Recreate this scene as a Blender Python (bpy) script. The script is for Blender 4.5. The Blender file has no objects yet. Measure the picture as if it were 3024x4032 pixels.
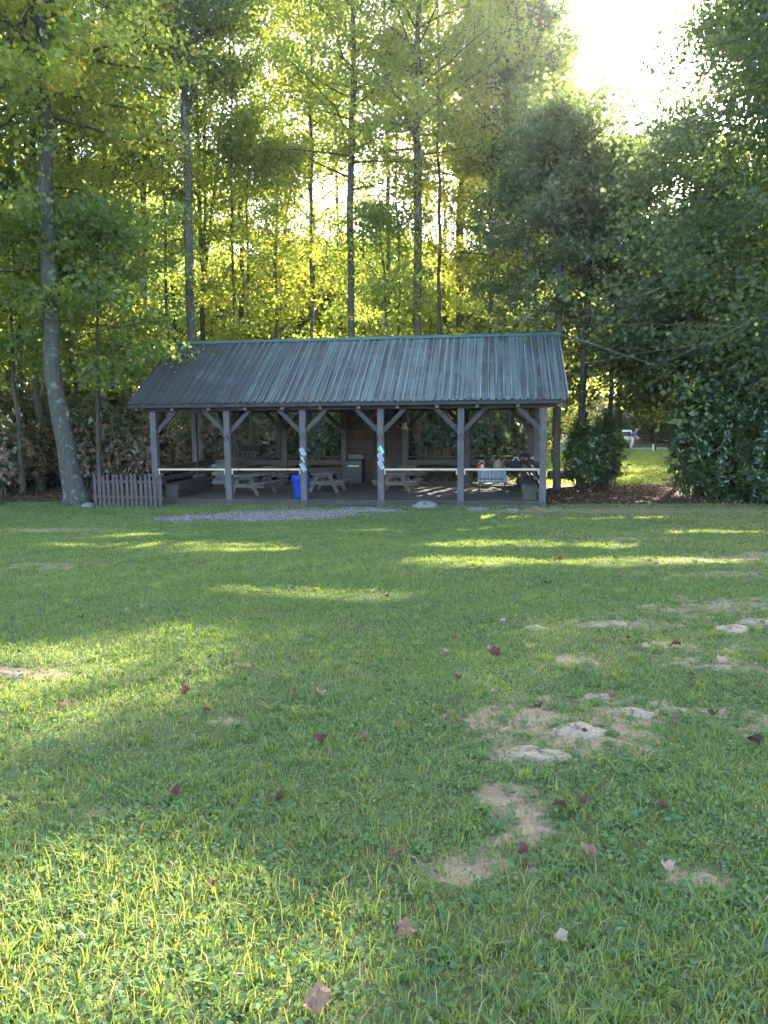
import bpy, math, random
import numpy as np
HAZE=.0003
from mathutils import Vector, Matrix
R=math.radians; PI=math.pi
rng=np.random.default_rng(7); random.seed(7)
scene=bpy.context.scene; COL=scene.collection

# ------------------------------------------------------------------ camera
F=2912.0; CH=2.682; PIT=.1258; ROLL=.0097
cp,sp=math.cos(PIT),math.sin(PIT); cr,sr=math.cos(ROLL),math.sin(ROLL)
Rv=Vector((1,0,0)); Uv=Vector((0,sp,cp)); Fv=Vector((0,cp,-sp))
R2=cr*Rv-sr*Uv; U2=sr*Rv+cr*Uv
cam=bpy.data.cameras.new('camera'); co=bpy.data.objects.new('camera',cam); COL.objects.link(co)
m=Matrix.Identity(4)
for i in range(3): m[i][0]=R2[i]; m[i][1]=U2[i]; m[i][2]=-Fv[i]
m[2][3]=CH; co.matrix_world=m
cam.sensor_fit='VERTICAL'; cam.sensor_height=36; cam.lens=36*F/4032; cam.clip_start=.05; cam.clip_end=2000
scene.camera=co

def ray(u,v): return (Fv*F+R2*(u-1512)-U2*(v-2016)).normalized()
def at(u,v,Y):
    d=ray(u,v); return Vector((0,0,CH))+d*(Y/d.y)
def plane(u,v,z):
    d=ray(u,v); return Vector((0,0,CH))+d*((z-CH)/d.z)
def sstep(t): t=np.clip(t,0,1); return t*t*(3-2*t)
def gz(x,y):
    x=np.asarray(x,float); y=np.asarray(y,float)
    t=(y-0.5)/22.3
    z=1.13*(1-(.45*np.clip(t,0,1)+.55*sstep(t)))
    k=np.clip((23-y)/10,0,1)
    z=z+k*(.03*np.sin(x*.9+1)*np.sin(y*.7)+.015*np.sin(x*2.3+y*1.7)+.008*np.sin(x*5.1-y*4.3))
    z=z+np.clip((y-64)/60,0,1)*6+np.clip((-x-16)/40,0,1)*2*np.clip((y-10)/20,0,1)
    return z
def g(u,v):
    z=0.5
    for _ in range(30):
        p=plane(u,v,z); z=.5*z+.5*float(gz(p.x,p.y))
    return Vector((p.x,p.y,float(gz(p.x,p.y))))

# ------------------------------------------------------------------ node helpers
def mat(name):
    m=bpy.data.materials.new(name); m.use_nodes=True; nt=m.node_tree; nt.nodes.clear(); return m,nt
class N:
    def __init__(s,name):
        s.m,s.t=mat(name); s.out=s.t.nodes.new('ShaderNodeOutputMaterial')
    def n(s,ty,**k):
        x=s.t.nodes.new(ty)
        for a,b in k.items(): setattr(x,a,b)
        return x
    def l(s,a,b): s.t.links.new(a,b)
    def put(s,sock,v):
        if hasattr(v,'node'): s.l(v,sock)
        elif isinstance(v,tuple) and len(v)==3 and sock.type=='RGBA': sock.default_value=(*v,1)
        else: sock.default_value=v
    def coord(s,scale=(1,1,1),kind='Object'):
        c=s.n('ShaderNodeTexCoord'); mp=s.n('ShaderNodeMapping'); s.l(c.outputs[kind],mp.inputs[0]); mp.inputs['Scale'].default_value=scale
        return mp.outputs[0]
    def world(s,scale=(1,1,1)):
        c=s.n('ShaderNodeNewGeometry'); mp=s.n('ShaderNodeMapping'); s.l(c.outputs['Position'],mp.inputs[0]); mp.inputs['Scale'].default_value=scale
        return mp.outputs[0]
    def noise(s,vec,scale=1,detail=4,rough=.6,dist=0):
        x=s.n('ShaderNodeTexNoise'); s.l(vec,x.inputs['Vector']); x.inputs['Scale'].default_value=scale
        x.inputs['Detail'].default_value=detail; x.inputs['Roughness'].default_value=rough; x.inputs['Distortion'].default_value=dist
        return x.outputs['Fac']
    def attr(s,name,out='Fac'):
        x=s.n('ShaderNodeAttribute'); x.attribute_name=name; return x.outputs[out]
    def ramp(s,fac,stops,interp='LINEAR'):
        x=s.n('ShaderNodeValToRGB'); s.put(x.inputs[0],fac); e=x.color_ramp.elements; x.color_ramp.interpolation=interp
        while len(e)>1: e.remove(e[-1])
        e[0].position=stops[0][0]; c=stops[0][1]; e[0].color=(*c,1) if isinstance(c,tuple) else (c,c,c,1)
        for p,c in stops[1:]:
            q=e.new(p); q.color=(*c,1) if isinstance(c,tuple) else (c,c,c,1)
        return x.outputs[0]
    def mix(s,f,a,b,mode='MIX'):
        x=s.n('ShaderNodeMix',data_type='RGBA',blend_type=mode); s.put(x.inputs[0],f)
        s.put(x.inputs[6],a); s.put(x.inputs[7],b); return x.outputs[2]
    def math(s,op,a,b=0.):
        x=s.n('ShaderNodeMath',operation=op); s.put(x.inputs[0],a); s.put(x.inputs[1],b); return x.outputs[0]
    def bump(s,h,strength=.5,dist=.02):
        x=s.n('ShaderNodeBump'); x.inputs['Strength'].default_value=strength; x.inputs['Distance'].default_value=dist; s.l(h,x.inputs['Height']); return x.outputs[0]
    def bsdf(s,col,rough=.8,metal=0,spec=.4,normal=None):
        x=s.n('ShaderNodeBsdfPrincipled'); s.put(x.inputs['Base Color'],col); s.put(x.inputs['Roughness'],rough); s.put(x.inputs['Metallic'],metal)
        x.inputs['Specular IOR Level'].default_value=spec
        if normal is not None: s.l(normal,x.inputs['Normal'])
        return x.outputs[0]
    def end(s,sh): s.l(sh,s.out.inputs[0]); return s.m

def wood(name,a,b,axis=0,fine=26,dirt=None,rough=.85):
    n=N(name); sc=[fine,fine,fine]; sc[axis]=1.6
    v=n.coord(tuple(sc)); g1=n.noise(v,1,5,.65,.6)
    v2=n.coord((2.3,2.3,2.3)); g2=n.noise(v2,1,3)
    c=n.mix(n.ramp(g1,[(.3,0.),(.7,1.)]),a,b)
    c=n.mix(n.math('MULTIPLY',n.ramp(g2,[(.35,0.),(.7,1.)]),.55),c,dirt or tuple(x*.55 for x in a))
    k=n.noise(n.coord((5,5,1.8) if axis==2 else (2,5,5)),1.3,2,.5)
    c=n.mix(n.ramp(k,[(.66,0.),(.72,.8)]),c,tuple(x*.35 for x in a))
    return n.end(n.bsdf(c,rough,normal=n.bump(g1,.5,.006)))
def plain(name,c,rough=.6,metal=0,var=.25,scale=6,spec=.4):
    n=N(name); f=n.noise(n.coord((scale,)*3),1,5)
    col=n.mix(n.ramp(f,[(.3,0.),(.7,1.)]),tuple(x*(1-var) for x in c),tuple(min(1,x*(1+var)) for x in c))
    return n.end(n.bsdf(col,rough,metal,spec))

M={}
M['post']=wood('weathered_post_wood',(.054,.050,.054),(.110,.104,.112),2,24,(.045,.038,.028))
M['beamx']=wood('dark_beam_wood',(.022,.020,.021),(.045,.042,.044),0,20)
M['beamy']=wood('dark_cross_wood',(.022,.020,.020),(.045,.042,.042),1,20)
M['tail']=wood('rafter_wood',(.09,.095,.115),(.15,.155,.18),1,22)
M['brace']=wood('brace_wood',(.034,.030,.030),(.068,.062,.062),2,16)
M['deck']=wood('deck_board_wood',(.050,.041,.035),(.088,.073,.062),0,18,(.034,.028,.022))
M['skirt']=wood('skirt_board_wood',(.045,.040,.030),(.075,.066,.05),0,14,(.035,.036,.02))
M['pine']=wood('fresh_pine_wood',(.40,.32,.21),(.50,.41,.28),0,20,(.33,.26,.17),.7)
M['bench']=wood('bench_wood',(.032,.029,.022),(.062,.055,.043),1,18)
M['table']=wood('picnic_table_wood',(.07,.06,.054),(.135,.118,.105),1,18)
M['tabletop']=wood('skylit_tabletop_wood',(.11,.098,.088),(.20,.178,.158),1,18)  # sky light on upward faces put into this paler wood colour
M['tablered']=wood('reddish_table_wood',(.085,.058,.048),(.15,.108,.09),1,18)
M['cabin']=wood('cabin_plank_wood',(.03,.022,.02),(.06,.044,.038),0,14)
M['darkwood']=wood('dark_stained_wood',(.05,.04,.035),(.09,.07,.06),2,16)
M['redwood']=wood('red_stained_wood',(.07,.032,.02),(.12,.055,.035),0,16)
M['picket']=wood('grey_picket_wood',(.052,.042,.040),(.105,.088,.086),2,22)
M['iron']=plain('black_iron',(.025,.028,.03),.45,.3)
M['black']=plain('black_enamel',(.018,.019,.022),.35,.0,.3)
M['knob']=plain('chrome_knob',(.5,.5,.5),.3,.8)
M['blue']=plain('blue_plastic',(.008,.035,.27),.38,0,.12,3)
M['cabinet']=plain('grey_enamel',(.13,.136,.132),.5,0,.08,3)
M['bell']=plain('bell_metal',(.38,.36,.33),.5,.2,.25)
M['rust']=plain('rusty_iron',(.06,.04,.03),.8,.3,.4)
M['plate']=plain('plate_white',(.25,.28,.36),.4,0,.06,30)
M['plateg']=plain('plate_pale_green',(.20,.28,.32),.4,0,.08,30)
M['plateb']=plain('plate_black',(.012,.014,.025),.4,0,.1,30)
M['ink']=plain('plate_ink',(.04,.05,.16),.5,0,.1)
M['inkt']=plain('plate_teal_ink',(.02,.08,.10),.5,0,.1)
M['white']=plain('white_paint',(.72,.74,.76),.5,0,.06)
M['lattice']=plain('lattice_green',(.012,.035,.022),.6,0,.2,20)
M['green']=plain('painted_green',(.05,.20,.12),.5,0,.3,20)
M['yellow']=plain('painted_yellow',(.55,.42,.06),.5,0,.2,20)
M['orange']=plain('painted_orange',(.20,.06,.015),.6,0,.2,8)
M['sky_blue']=plain('painted_light_blue',(.25,.55,.75),.5,0,.1)
M['red']=plain('red_cloth',(.42,.03,.02),.7,0,.25,12)
M['navy']=plain('dark_backpack_cloth',(.02,.025,.05),.8,0,.3,12)
M['sack']=plain('tan_sack_cloth',(.26,.22,.17),.9,0,.25,10)
M['towel']=plain('folded_towel_cloth',(.16,.22,.27),.9,0,.15,10)
M['stovegreen']=plain('pale_green_enamel',(.018,.028,.023),.5,0,.1)
M['tent']=plain('grey_tent_cloth',(.20,.20,.23),.8,0,.1)
M['tentw']=plain('pale_tent_cloth',(.60,.60,.62),.8,0,.06)
M['carp']=plain('white_car_paint',(.70,.71,.72),.3,0,.03)
M['glass']=plain('dark_glass',(.02,.025,.03),.08,0,.1)
M['tyre']=plain('tyre_rubber',(.02,.02,.02),.8)
M['skin']=plain('skin',(.42,.24,.17),.6,0,.08)
M['shirt']=plain('blue_shirt',(.03,.09,.33),.85,0,.15)
M['trouser']=plain('off_white_trousers',(.62,.60,.55),.9,0,.08)
M['cap']=plain('pale_cap',(.5,.5,.48),.9)

# stripes cloth
n=N('striped_blanket'); s=n.n('ShaderNodeSeparateXYZ'); n.l(n.coord(),s.inputs[0])
f1=n.noise(n.coord((22,.3,.3)),1,3,.7)
c=n.ramp(f1,[(.34,(.04,.05,.07)),(.42,(.17,.18,.21)),(.48,(.07,.085,.115)),(.53,(.36,.36,.36)),(.60,(.09,.11,.15))])
M['stripe']=n.end(n.bsdf(c,.9))
# roof metal
n=N('weathered_roof_metal')
st=n.noise(n.coord((13,.16,.16)),1,5,.75)
pm=n.noise(n.coord((1.3,1.6,1.6)),1,4,.65)
bl=n.noise(n.coord((.8,1.0,1.0)),1,4,.6)
c=n.mix(n.ramp(bl,[(.3,0.),(.7,1.)]),(.080,.110,.102),(.120,.155,.152))
mo=n.noise(n.coord((9,7,7)),1,4,.7)
c=n.mix(n.ramp(mo,[(.45,0.),(.7,.4)]),c,(.10,.13,.14))
stk=n.math('MULTIPLY',n.ramp(st,[(.47,0.),(.51,1.)]),n.ramp(pm,[(.34,.15),(.52,.92)]))
c=n.mix(stk,c,(.042,.034,.034))
st3=n.noise(n.coord((30,.12,.12)),1,3,.6)
c=n.mix(n.ramp(st3,[(.60,0.),(.68,.30)]),c,(.17,.20,.21))
sx=n.n('ShaderNodeSeparateXYZ'); n.l(n.coord(),sx.inputs[0])
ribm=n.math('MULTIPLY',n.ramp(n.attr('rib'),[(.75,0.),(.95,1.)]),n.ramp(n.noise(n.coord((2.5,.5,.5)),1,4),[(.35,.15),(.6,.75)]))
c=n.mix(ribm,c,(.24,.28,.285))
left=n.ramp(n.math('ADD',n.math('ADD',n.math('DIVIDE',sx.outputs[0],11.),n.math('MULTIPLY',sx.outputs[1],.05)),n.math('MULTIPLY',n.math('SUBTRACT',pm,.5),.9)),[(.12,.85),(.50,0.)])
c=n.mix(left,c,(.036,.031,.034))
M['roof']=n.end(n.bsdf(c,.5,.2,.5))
M['ridge']=plain('ridge_cap_metal',(.06,.13,.115),.45,.2,.15,2)

# bark
def bark(name,a,b,spots=None,sc=7):
    n=N(name); v=n.coord((sc*1.3,sc*1.3,sc*.45)); f=n.noise(v,1,8,.78,1.2); f2=n.noise(n.coord((2.2,2.2,.9)),1,3)
    c=n.mix(n.ramp(f,[(.35,0.),(.62,1.)]),a,b)
    c=n.mix(n.math('MULTIPLY',n.ramp(f2,[(.4,0.),(.65,1.)]),.5),c,(.07,.085,.05))
    if spots:
        f3=n.noise(n.coord((5,5,3.5)),1,5,.75); c=n.mix(n.ramp(f3,[(.56,0.),(.62,.9)]),c,spots)
    return n.end(n.bsdf(c,.95,0,.2,n.bump(f,1.,.06)))
M['bark']=bark('brown_bark',(.045,.04,.035),(.12,.105,.09))
M['barkgrey']=bark('grey_lichen_bark',(.035,.034,.033),(.088,.086,.082),(.17,.178,.172))
M['barkpale']=bark('pale_lichen_bark',(.08,.078,.072),(.19,.185,.175),(.30,.31,.29))
M['barkred']=bark('reddish_bark',(.06,.045,.035),(.17,.125,.09),(.26,.24,.21))

# foliage
def leafmat(name,dif,tra,glos=.04,mixf=.56,rough=.35):
    n=N(name); t=n.attr('tone')
    cd=n.ramp(t,dif); ct=n.ramp(t,tra)
    d=n.n('ShaderNodeBsdfDiffuse'); n.l(cd,d.inputs[0]); tr=n.n('ShaderNodeBsdfTranslucent'); n.l(ct,tr.inputs[0])
    m1=n.n('ShaderNodeMixShader'); m1.inputs[0].default_value=mixf; n.l(d.outputs[0],m1.inputs[1]); n.l(tr.outputs[0],m1.inputs[2])
    gl=n.n('ShaderNodeBsdfGlossy'); gl.inputs['Roughness'].default_value=rough; gl.inputs[0].default_value=(.9,.95,1,1)
    m2=n.n('ShaderNodeMixShader'); m2.inputs[0].default_value=glos; n.l(m1.outputs[0],m2.inputs[1]); n.l(gl.outputs[0],m2.inputs[2])
    return n.end(m2.outputs[0])
TD=[(0,(.058,.100,.048)),(.5,(.090,.130,.042)),(.9,(.15,.165,.045)),(.965,(.24,.18,.04)),(1,(.30,.09,.04))]
TT=[(0,(.30,.44,.08)),(.5,(.50,.60,.07)),(.9,(.70,.68,.08)),(.965,(.75,.50,.07)),(1,(.65,.2,.06))]
M['leaf']=leafmat('maple_leaf',TD,TT,.02)
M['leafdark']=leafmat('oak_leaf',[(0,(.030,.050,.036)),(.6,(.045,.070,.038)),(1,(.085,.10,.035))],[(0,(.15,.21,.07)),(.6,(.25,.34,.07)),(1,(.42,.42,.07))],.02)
M['leafbright']=leafmat('yellow_green_leaf',[(0,(.078,.125,.035)),(.7,(.13,.16,.035)),(1,(.28,.19,.04))],[(0,(.46,.60,.07)),(.7,(.70,.70,.08)),(1,(.75,.46,.07))],.02)
M['rhodo']=leafmat('rhododendron_leaf',[(0,(.022,.052,.020)),(.6,(.04,.08,.025)),(.85,(.10,.13,.03)),(.93,(.28,.24,.05)),(1,(.22,.10,.05))],[(0,(.05,.12,.015)),(.6,(.10,.2,.02)),(.85,(.25,.3,.03)),(.93,(.5,.42,.06)),(1,(.4,.16,.07))],.06,.35,.3)
M['rhodobrown']=leafmat('rhododendron_mixed_leaf',[(0,(.03,.06,.02)),(.4,(.05,.09,.025)),(.55,(.20,.18,.05)),(.62,(.11,.055,.038)),(1,(.34,.22,.165))],[(0,(.1,.2,.02)),(.4,(.2,.32,.03)),(.55,(.5,.42,.06)),(.62,(.42,.2,.11)),(1,(.6,.36,.25))],.10,.35,.3)
M['grass']=leafmat('grass_blade',[(0,(.066,.122,.046)),(.55,(.108,.180,.060)),(.85,(.18,.20,.062)),(.92,(.27,.22,.10)),(1,(.36,.29,.17))],[(0,(.20,.30,.03)),(.55,(.34,.44,.04)),(.85,(.46,.48,.06)),(.92,(.50,.42,.14)),(1,(.48,.38,.2))],.02,.42,.5)
M['clover']=leafmat('clover_leaf',[(0,(.064,.115,.050)),(.6,(.095,.165,.068)),(1,(.15,.18,.065))],[(0,(.15,.27,.035)),(.6,(.24,.37,.04)),(1,(.36,.45,.06))],.01,.4,.6)
M['deadleaf']=leafmat('dead_leaf',[(0,(.03,.018,.013)),(.35,(.095,.040,.024)),(.7,(.20,.11,.06)),(1,(.34,.25,.18))],[(0,(.12,.03,.02)),(.5,(.2,.08,.04)),(1,(.3,.2,.12))],.015,.25,.6)

# ground
n=N('lawn_ground'); w=n.world()
mps=n.attr('soil'); lit=n.attr('litter'); grv=n.attr('gravel')
n1=n.noise(n.world(),3.2,6,.65); n2=n.noise(n.world(),38,4,.7); n3=n.noise(n.world(),.45,3); n4=n.noise(n.world(),130,3,.7)
grassc=n.mix(n.ramp(n1,[(.3,0.),(.7,1.)]),(.055,.062,.024),(.12,.115,.055))
grassc=n.mix(n.ramp(n3,[(.4,0.),(.7,.6)]),grassc,(.10,.115,.04))
grassc=n.mix(n.ramp(n2,[(.55,0.),(.75,.5)]),grassc,(.13,.12,.06))
soilc=n.mix(n.ramp(n2,[(.3,0.),(.7,1.)]),(.17,.105,.068),(.31,.215,.15))
soilc=n.mix(n.ramp(n1,[(.45,0.),(.7,.6)]),soilc,(.42,.29,.185))
litc=n.mix(n.ramp(n2,[(.35,0.),(.65,1.)]),(.030,.019,.014),(.10,.060,.042))
litc=n.mix(n.ramp(n4,[(.6,0.),(.68,.8)]),litc,(.18,.12,.085))
grc=n.mix(n.ramp(n4,[(.35,0.),(.6,1.)]),(.07,.06,.05),(.20,.178,.155))
n9=n.noise(n.world(),11,5,.7)
bl=n.ramp(n.math('ADD',mps,n.math('ADD',n.math('MULTIPLY',n.math('SUBTRACT',n1,.5),1.1),n.math('MULTIPLY',n.math('SUBTRACT',n9,.5),.9))),[(.42,0.),(.52,1.)])
c=n.mix(bl,grassc,soilc)
c=n.mix(n.ramp(n.math('ADD',lit,n.math('MULTIPLY',n.math('SUBTRACT',n1,.5),.7)),[(.4,0.),(.6,1.)]),c,litc)
c=n.mix(n.ramp(n.math('ADD',grv,n.math('MULTIPLY',n.math('SUBTRACT',n2,.5),.5)),[(.4,0.),(.6,1.)]),c,grc)
M['ground']=n.end(n.bsdf(c,.95,0,.15,n.bump(n2,.8,.02)))
n=N('gravel_stone'); t=n.attr('tone'); c=n.ramp(t,[(0,(.05,.045,.04)),(.5,(.135,.12,.108)),(1,(.33,.30,.26))]); M['gravel']=n.end(n.bsdf(c,.9,0,.3))
n=N('field_stone'); f=n.noise(n.coord((7,7,7)),1,6,.7); c=n.mix(n.ramp(f,[(.3,0.),(.7,1.)]),(.20,.138,.088),(.40,.295,.20)); M['stone']=n.end(n.bsdf(c,.9,0,.3,n.bump(f,.6,.02)))
n=N('dark_field_stone'); f=n.noise(n.coord((9,9,9)),1,6,.7); c=n.mix(n.ramp(f,[(.3,0.),(.7,1.)]),(.08,.075,.07),(.24,.22,.21)); M['stoneg']=n.end(n.bsdf(c,.9,0,.3,n.bump(f,.6,.02)))
n=N('road_gravel'); f=n.noise(n.world(),9,5,.7); c=n.mix(f,(.22,.21,.21),(.42,.41,.42)); M['road']=n.end(n.bsdf(c,.95,0,.2))

# ------------------------------------------------------------------ object helpers
def tag(o,label=None,cat=None,group=None,kind=None):
    if label: o['label']=label
    if cat: o['category']=cat
    if group: o['group']=group
    if kind: o['kind']=kind
    return o
def thing(name,label,cat,loc=(0,0,0),rz=0,group=None):
    o=bpy.data.objects.new(name,None); COL.objects.link(o); o.location=loc; o.rotation_euler=(0,0,rz); o.empty_display_size=.1
    return tag(o,label,cat,group)
def link(name,me,m,parent=None):
    o=bpy.data.objects.new(name,me); COL.objects.link(o)
    if m and not me.materials: me.materials.append(m)
    if parent: o.parent=parent
    return o
def kids(o): return [c for c in bpy.data.objects if c.parent is o]
def copy_tree(o,parent=None):
    c=o.copy(); COL.objects.link(c); c.parent=parent
    for ch in kids(o): copy_tree(ch,c)
    return c
def fastmesh(name,V,faces_loops,counts,attrs={},smooth=False):
    me=bpy.data.meshes.new(name); V=np.ascontiguousarray(V,dtype=np.float32); nv=len(V)
    me.vertices.add(nv); me.vertices.foreach_set('co',V.ravel())
    fl=np.ascontiguousarray(faces_loops,dtype=np.int32).ravel(); counts=np.asarray(counts,dtype=np.int32)
    me.loops.add(len(fl)); me.loops.foreach_set('vertex_index',fl)
    me.polygons.add(len(counts)); st=np.concatenate([[0],np.cumsum(counts)[:-1]]).astype(np.int32)
    me.polygons.foreach_set('loop_start',st)
    try: me.polygons.foreach_set('loop_total',counts)
    except Exception: pass
    if smooth: me.polygons.foreach_set('use_smooth',np.ones(len(counts),dtype=bool))
    for k,a in attrs.items():
        at_=me.attributes.new(k,'FLOAT','POINT'); at_.data.foreach_set('value',np.ascontiguousarray(a,dtype=np.float32))
    me.update(calc_edges=True); return me

class MB:
    def __init__(s): s.v=[]; s.f=[]
    def add(s,vs,fs):
        k=len(s.v); s.v+= [tuple(v) for v in vs]; s.f+=[tuple(i+k for i in f) for f in fs]; return s
    def box(s,x0,x1,y0,y1,z0,z1):
        v=[(x,y,z) for z in (z0,z1) for y in (y0,y1) for x in (x0,x1)]
        return s.add(v,[(0,2,3,1),(4,5,7,6),(0,1,5,4),(2,6,7,3),(0,4,6,2),(1,3,7,5)])
    def bar(s,p,q,w,t,up=(0,0,1)):   # w across, t along "up"
        p=Vector(p);q=Vector(q);d=(q-p).normalized();u=Vector(up);a=d.cross(u)
        if a.length<1e-4: a=d.cross(Vector((0,1,0)))
        a.normalize();b=a.cross(d).normalized();v=[]
        for P in (p,q):
            for i,j in ((-1,-1),(1,-1),(1,1),(-1,1)): v.append(P+a*(w/2*i)+b*(t/2*j))
        return s.add(v,[(0,1,2,3),(7,6,5,4),(0,4,5,1),(1,5,6,2),(2,6,7,3),(3,7,4,0)])
    def tube(s,pts,rad,n=8,cap=True):
        pts=[Vector(p) for p in pts]; k0=len(s.v); prev=None
        for i,p in enumerate(pts):
            d=(pts[min(i+1,len(pts)-1)]-pts[max(i-1,0)]).normalized()
            a=prev if prev is not None else (Vector((1,0,0)) if abs(d.x)<.8 else Vector((0,1,0)))
            a=(a-d*a.dot(d)).normalized(); prev=a; b=d.cross(a)
            r=rad[i] if hasattr(rad,'__len__') else rad
            for j in range(n):
                t=2*PI*j/n; s.v.append(tuple(p+a*(r*math.cos(t))+b*(r*math.sin(t))))
        for i in range(len(pts)-1):
            for j in range(n):
                a0=k0+i*n+j;a1=k0+i*n+(j+1)%n; s.f.append((a0,a1,a1+n,a0+n))
        if cap:
            s.f.append(tuple(k0+j for j in range(n))[::-1]); s.f.append(tuple(k0+(len(pts)-1)*n+j for j in range(n)))
        return s
    def lathe(s,prof,n=16,c=(0,0,0)):
        k0=len(s.v)
        for r,z in prof:
            for j in range(n): t=2*PI*j/n; s.v.append((c[0]+r*math.cos(t),c[1]+r*math.sin(t),c[2]+z))
        for i in range(len(prof)-1):
            for j in range(n):
                a0=k0+i*n+j;a1=k0+i*n+(j+1)%n; s.f.append((a0,a1,a1+n,a0+n))
        s.f.append(tuple(k0+j for j in range(n))[::-1]); s.f.append(tuple(k0+(len(prof)-1)*n+j for j in range(n)))
        return s
    def prism(s,poly,y0,y1):   # poly in xz extruded along y
        k=len(poly); v=[(x,y0,z) for x,z in poly]+[(x,y1,z) for x,z in poly]
        f=[tuple(range(k)),tuple(range(2*k-1,k-1,-1))]+[(i,i+k,(i+1)%k+k,(i+1)%k) for i in range(k)]
        return s.add(v,f)
    def mesh(s,name,smooth=False,bevel=0):
        me=bpy.data.meshes.new(name); me.from_pydata(s.v,[],s.f); me.update()
        if smooth: me.polygons.foreach_set('use_smooth',[True]*len(me.polygons))
        return me
    def build(s,name,m,parent=None,smooth=False,bevel=0,loc=None,rot=None):
        o=link(name,s.mesh(name,smooth),m,parent)
        if bevel:
            b=o.modifiers.new('bevel','BEVEL'); b.width=bevel; b.segments=2; b.limit_method='ANGLE'
        if loc is not None: o.location=loc
        if rot is not None: o.rotation_euler=rot
        return o
def text_mesh(body,size,ext=.002):
    cu=bpy.data.curves.new('t','FONT'); cu.body=body; cu.size=size; cu.extrude=ext; cu.align_x='CENTER'; cu.align_y='CENTER'
    o=bpy.data.objects.new('t',cu); COL.objects.link(o); bpy.context.view_layer.update()
    me=bpy.data.meshes.new_from_object(o); bpy.data.objects.remove(o); return me

# ------------------------------------------------------------------ sun & sky
AZ=R(26.5); EL=R(25.5)
SUN=Vector((math.sin(AZ)*math.cos(EL),math.cos(AZ)*math.cos(EL),math.sin(EL)))
ld=bpy.data.lights.new('sun','SUN'); ld.energy=4.3; ld.angle=R(.53); ld.color=(1,.90,.74)
lo=bpy.data.objects.new('sun',ld); COL.objects.link(lo); lo.rotation_euler=SUN.to_track_quat('Z','Y').to_euler(); lo.location=SUN*60
wd=bpy.data.worlds.new('World'); scene.world=wd; wd.use_nodes=True; nt=wd.node_tree
bg=nt.nodes['Background']; sk=nt.nodes.new('ShaderNodeTexSky'); sk.sky_type='NISHITA'; sk.sun_disc=False
sk.sun_elevation=EL; sk.sun_rotation=AZ; sk.air_density=1; sk.dust_density=3.0; sk.ozone_density=1; sk.altitude=600
nt.links.new(sk.outputs[0],bg.inputs[0]); bg.inputs[1].default_value=.15
scene.view_settings.view_transform='Standard'; scene.view_settings.look='None'; scene.view_settings.exposure=3.4; scene.view_settings.gamma=1
scene.render.engine='CYCLES'
cy=scene.cycles; cy.max_bounces=6; cy.diffuse_bounces=3; cy.glossy_bounces=2; cy.transmission_bounces=4; cy.use_denoising=True

# lit spots on the lawn made by cutting leaves out along the sun rays: (u,v,rx m,ry m)
SP=[(620,2150,2.6,.55),(880,2165,1.5,.35),(560,2108,1.3,.35),(150,2040,1.6,.3),(560,2040,1.6,.3),
 (1750,2040,3.0,.7),(1620,2085,2.4,.7),(2080,2140,2.3,.65),(2260,2218,3.0,.55),(2600,2200,1.5,.28),(1900,2225,1.0,.2),(2480,2040,2.3,.25),(2850,2095,1.6,.45),
 (160,2575,.5,.2),(700,2510,.5,.13),
 (300,3700,.55,.45),(600,3850,.50,.35),(150,3950,.45,.35),(1050,3800,.26,.16),(1400,3750,.22,.14),(900,3980,.4,.2),
 (1000,2330,1.0,.25),(1150,2045,1.0,.3),(1400,2350,.8,.2),(2350,1800,6,4),(2650,1820,6,5),(250,1925,3,.35),(1855,1952,.22,.07),(1945,1950,.16,.07),(2055,1918,.28,.06),(1950,1918,.2,.05)]
SPW=[]
for u,v,rx,ry in SP:
    p=g(u,v) if not (1640<u<2080 and 1900<v<1960) else plane(u,v,.2)
    SPW.append((p.x,p.y,p.z,rx,ry))
THIN=[(-10.5,31.5,1.6,7,2.6,.85),(-1.5,34,1.6,5,1.4,.6),(-6,27,4.2,.9,.5,.85),(1.9,22.9,3.35,1.1,.35,.93),(.2,23.1,3.6,.6,.4,.8)]  # crowns thinned towards the sun so hedge and roof catch light
def shaft_mask(P):
    keep=np.ones(len(P),bool); rk=np.random.default_rng(3).random(len(P))
    for (x,y,z,rx,ry) in SPW:
        k=(P[:,2]-z)/SUN.z
        dx=(P[:,0]-SUN.x*k-x)/rx; dy=(P[:,1]-SUN.y*k-y)/ry
        q=dx*dx+dy*dy
        nz=.25*np.sin(P[:,0]*3.1+P[:,2]*2.3)+.2*np.sin(P[:,1]*4.7+P[:,0]*1.3)
        keep&=~((q+nz<1)&(P[:,2]>z+.6))
    for (x,y,z,rx,ry,pr) in THIN:
        k=(P[:,2]-z)/SUN.z
        dx=(P[:,0]-SUN.x*k-x)/rx; dy=(P[:,1]-SUN.y*k-y)/ry
        keep&=~((dx*dx+dy*dy<1)&(P[:,2]>z+1.5)&(rk<pr))
    return keep

# ------------------------------------------------------------------ ground sheet
def grow(a,b,step,far,k=1.13,rev=False):
    xs=list(np.arange(a,b,step)); s=step; x=xs[-1]
    while x<far: s*=k; x+=s; xs.append(x)
    return xs
xs=grow(0,15,.11,420); xs=sorted(set([round(-x,4) for x in grow(0,15,.11,420)]+[round(x,4) for x in xs]))
ys=grow(0.8,27,.11,520); yneg=[0.8-x for x in grow(.3,6,.5,120)]; ys=sorted(ys+yneg)
xs=np.array(xs); ys=np.array(ys); GX,GY=np.meshgrid(xs,ys)
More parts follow.
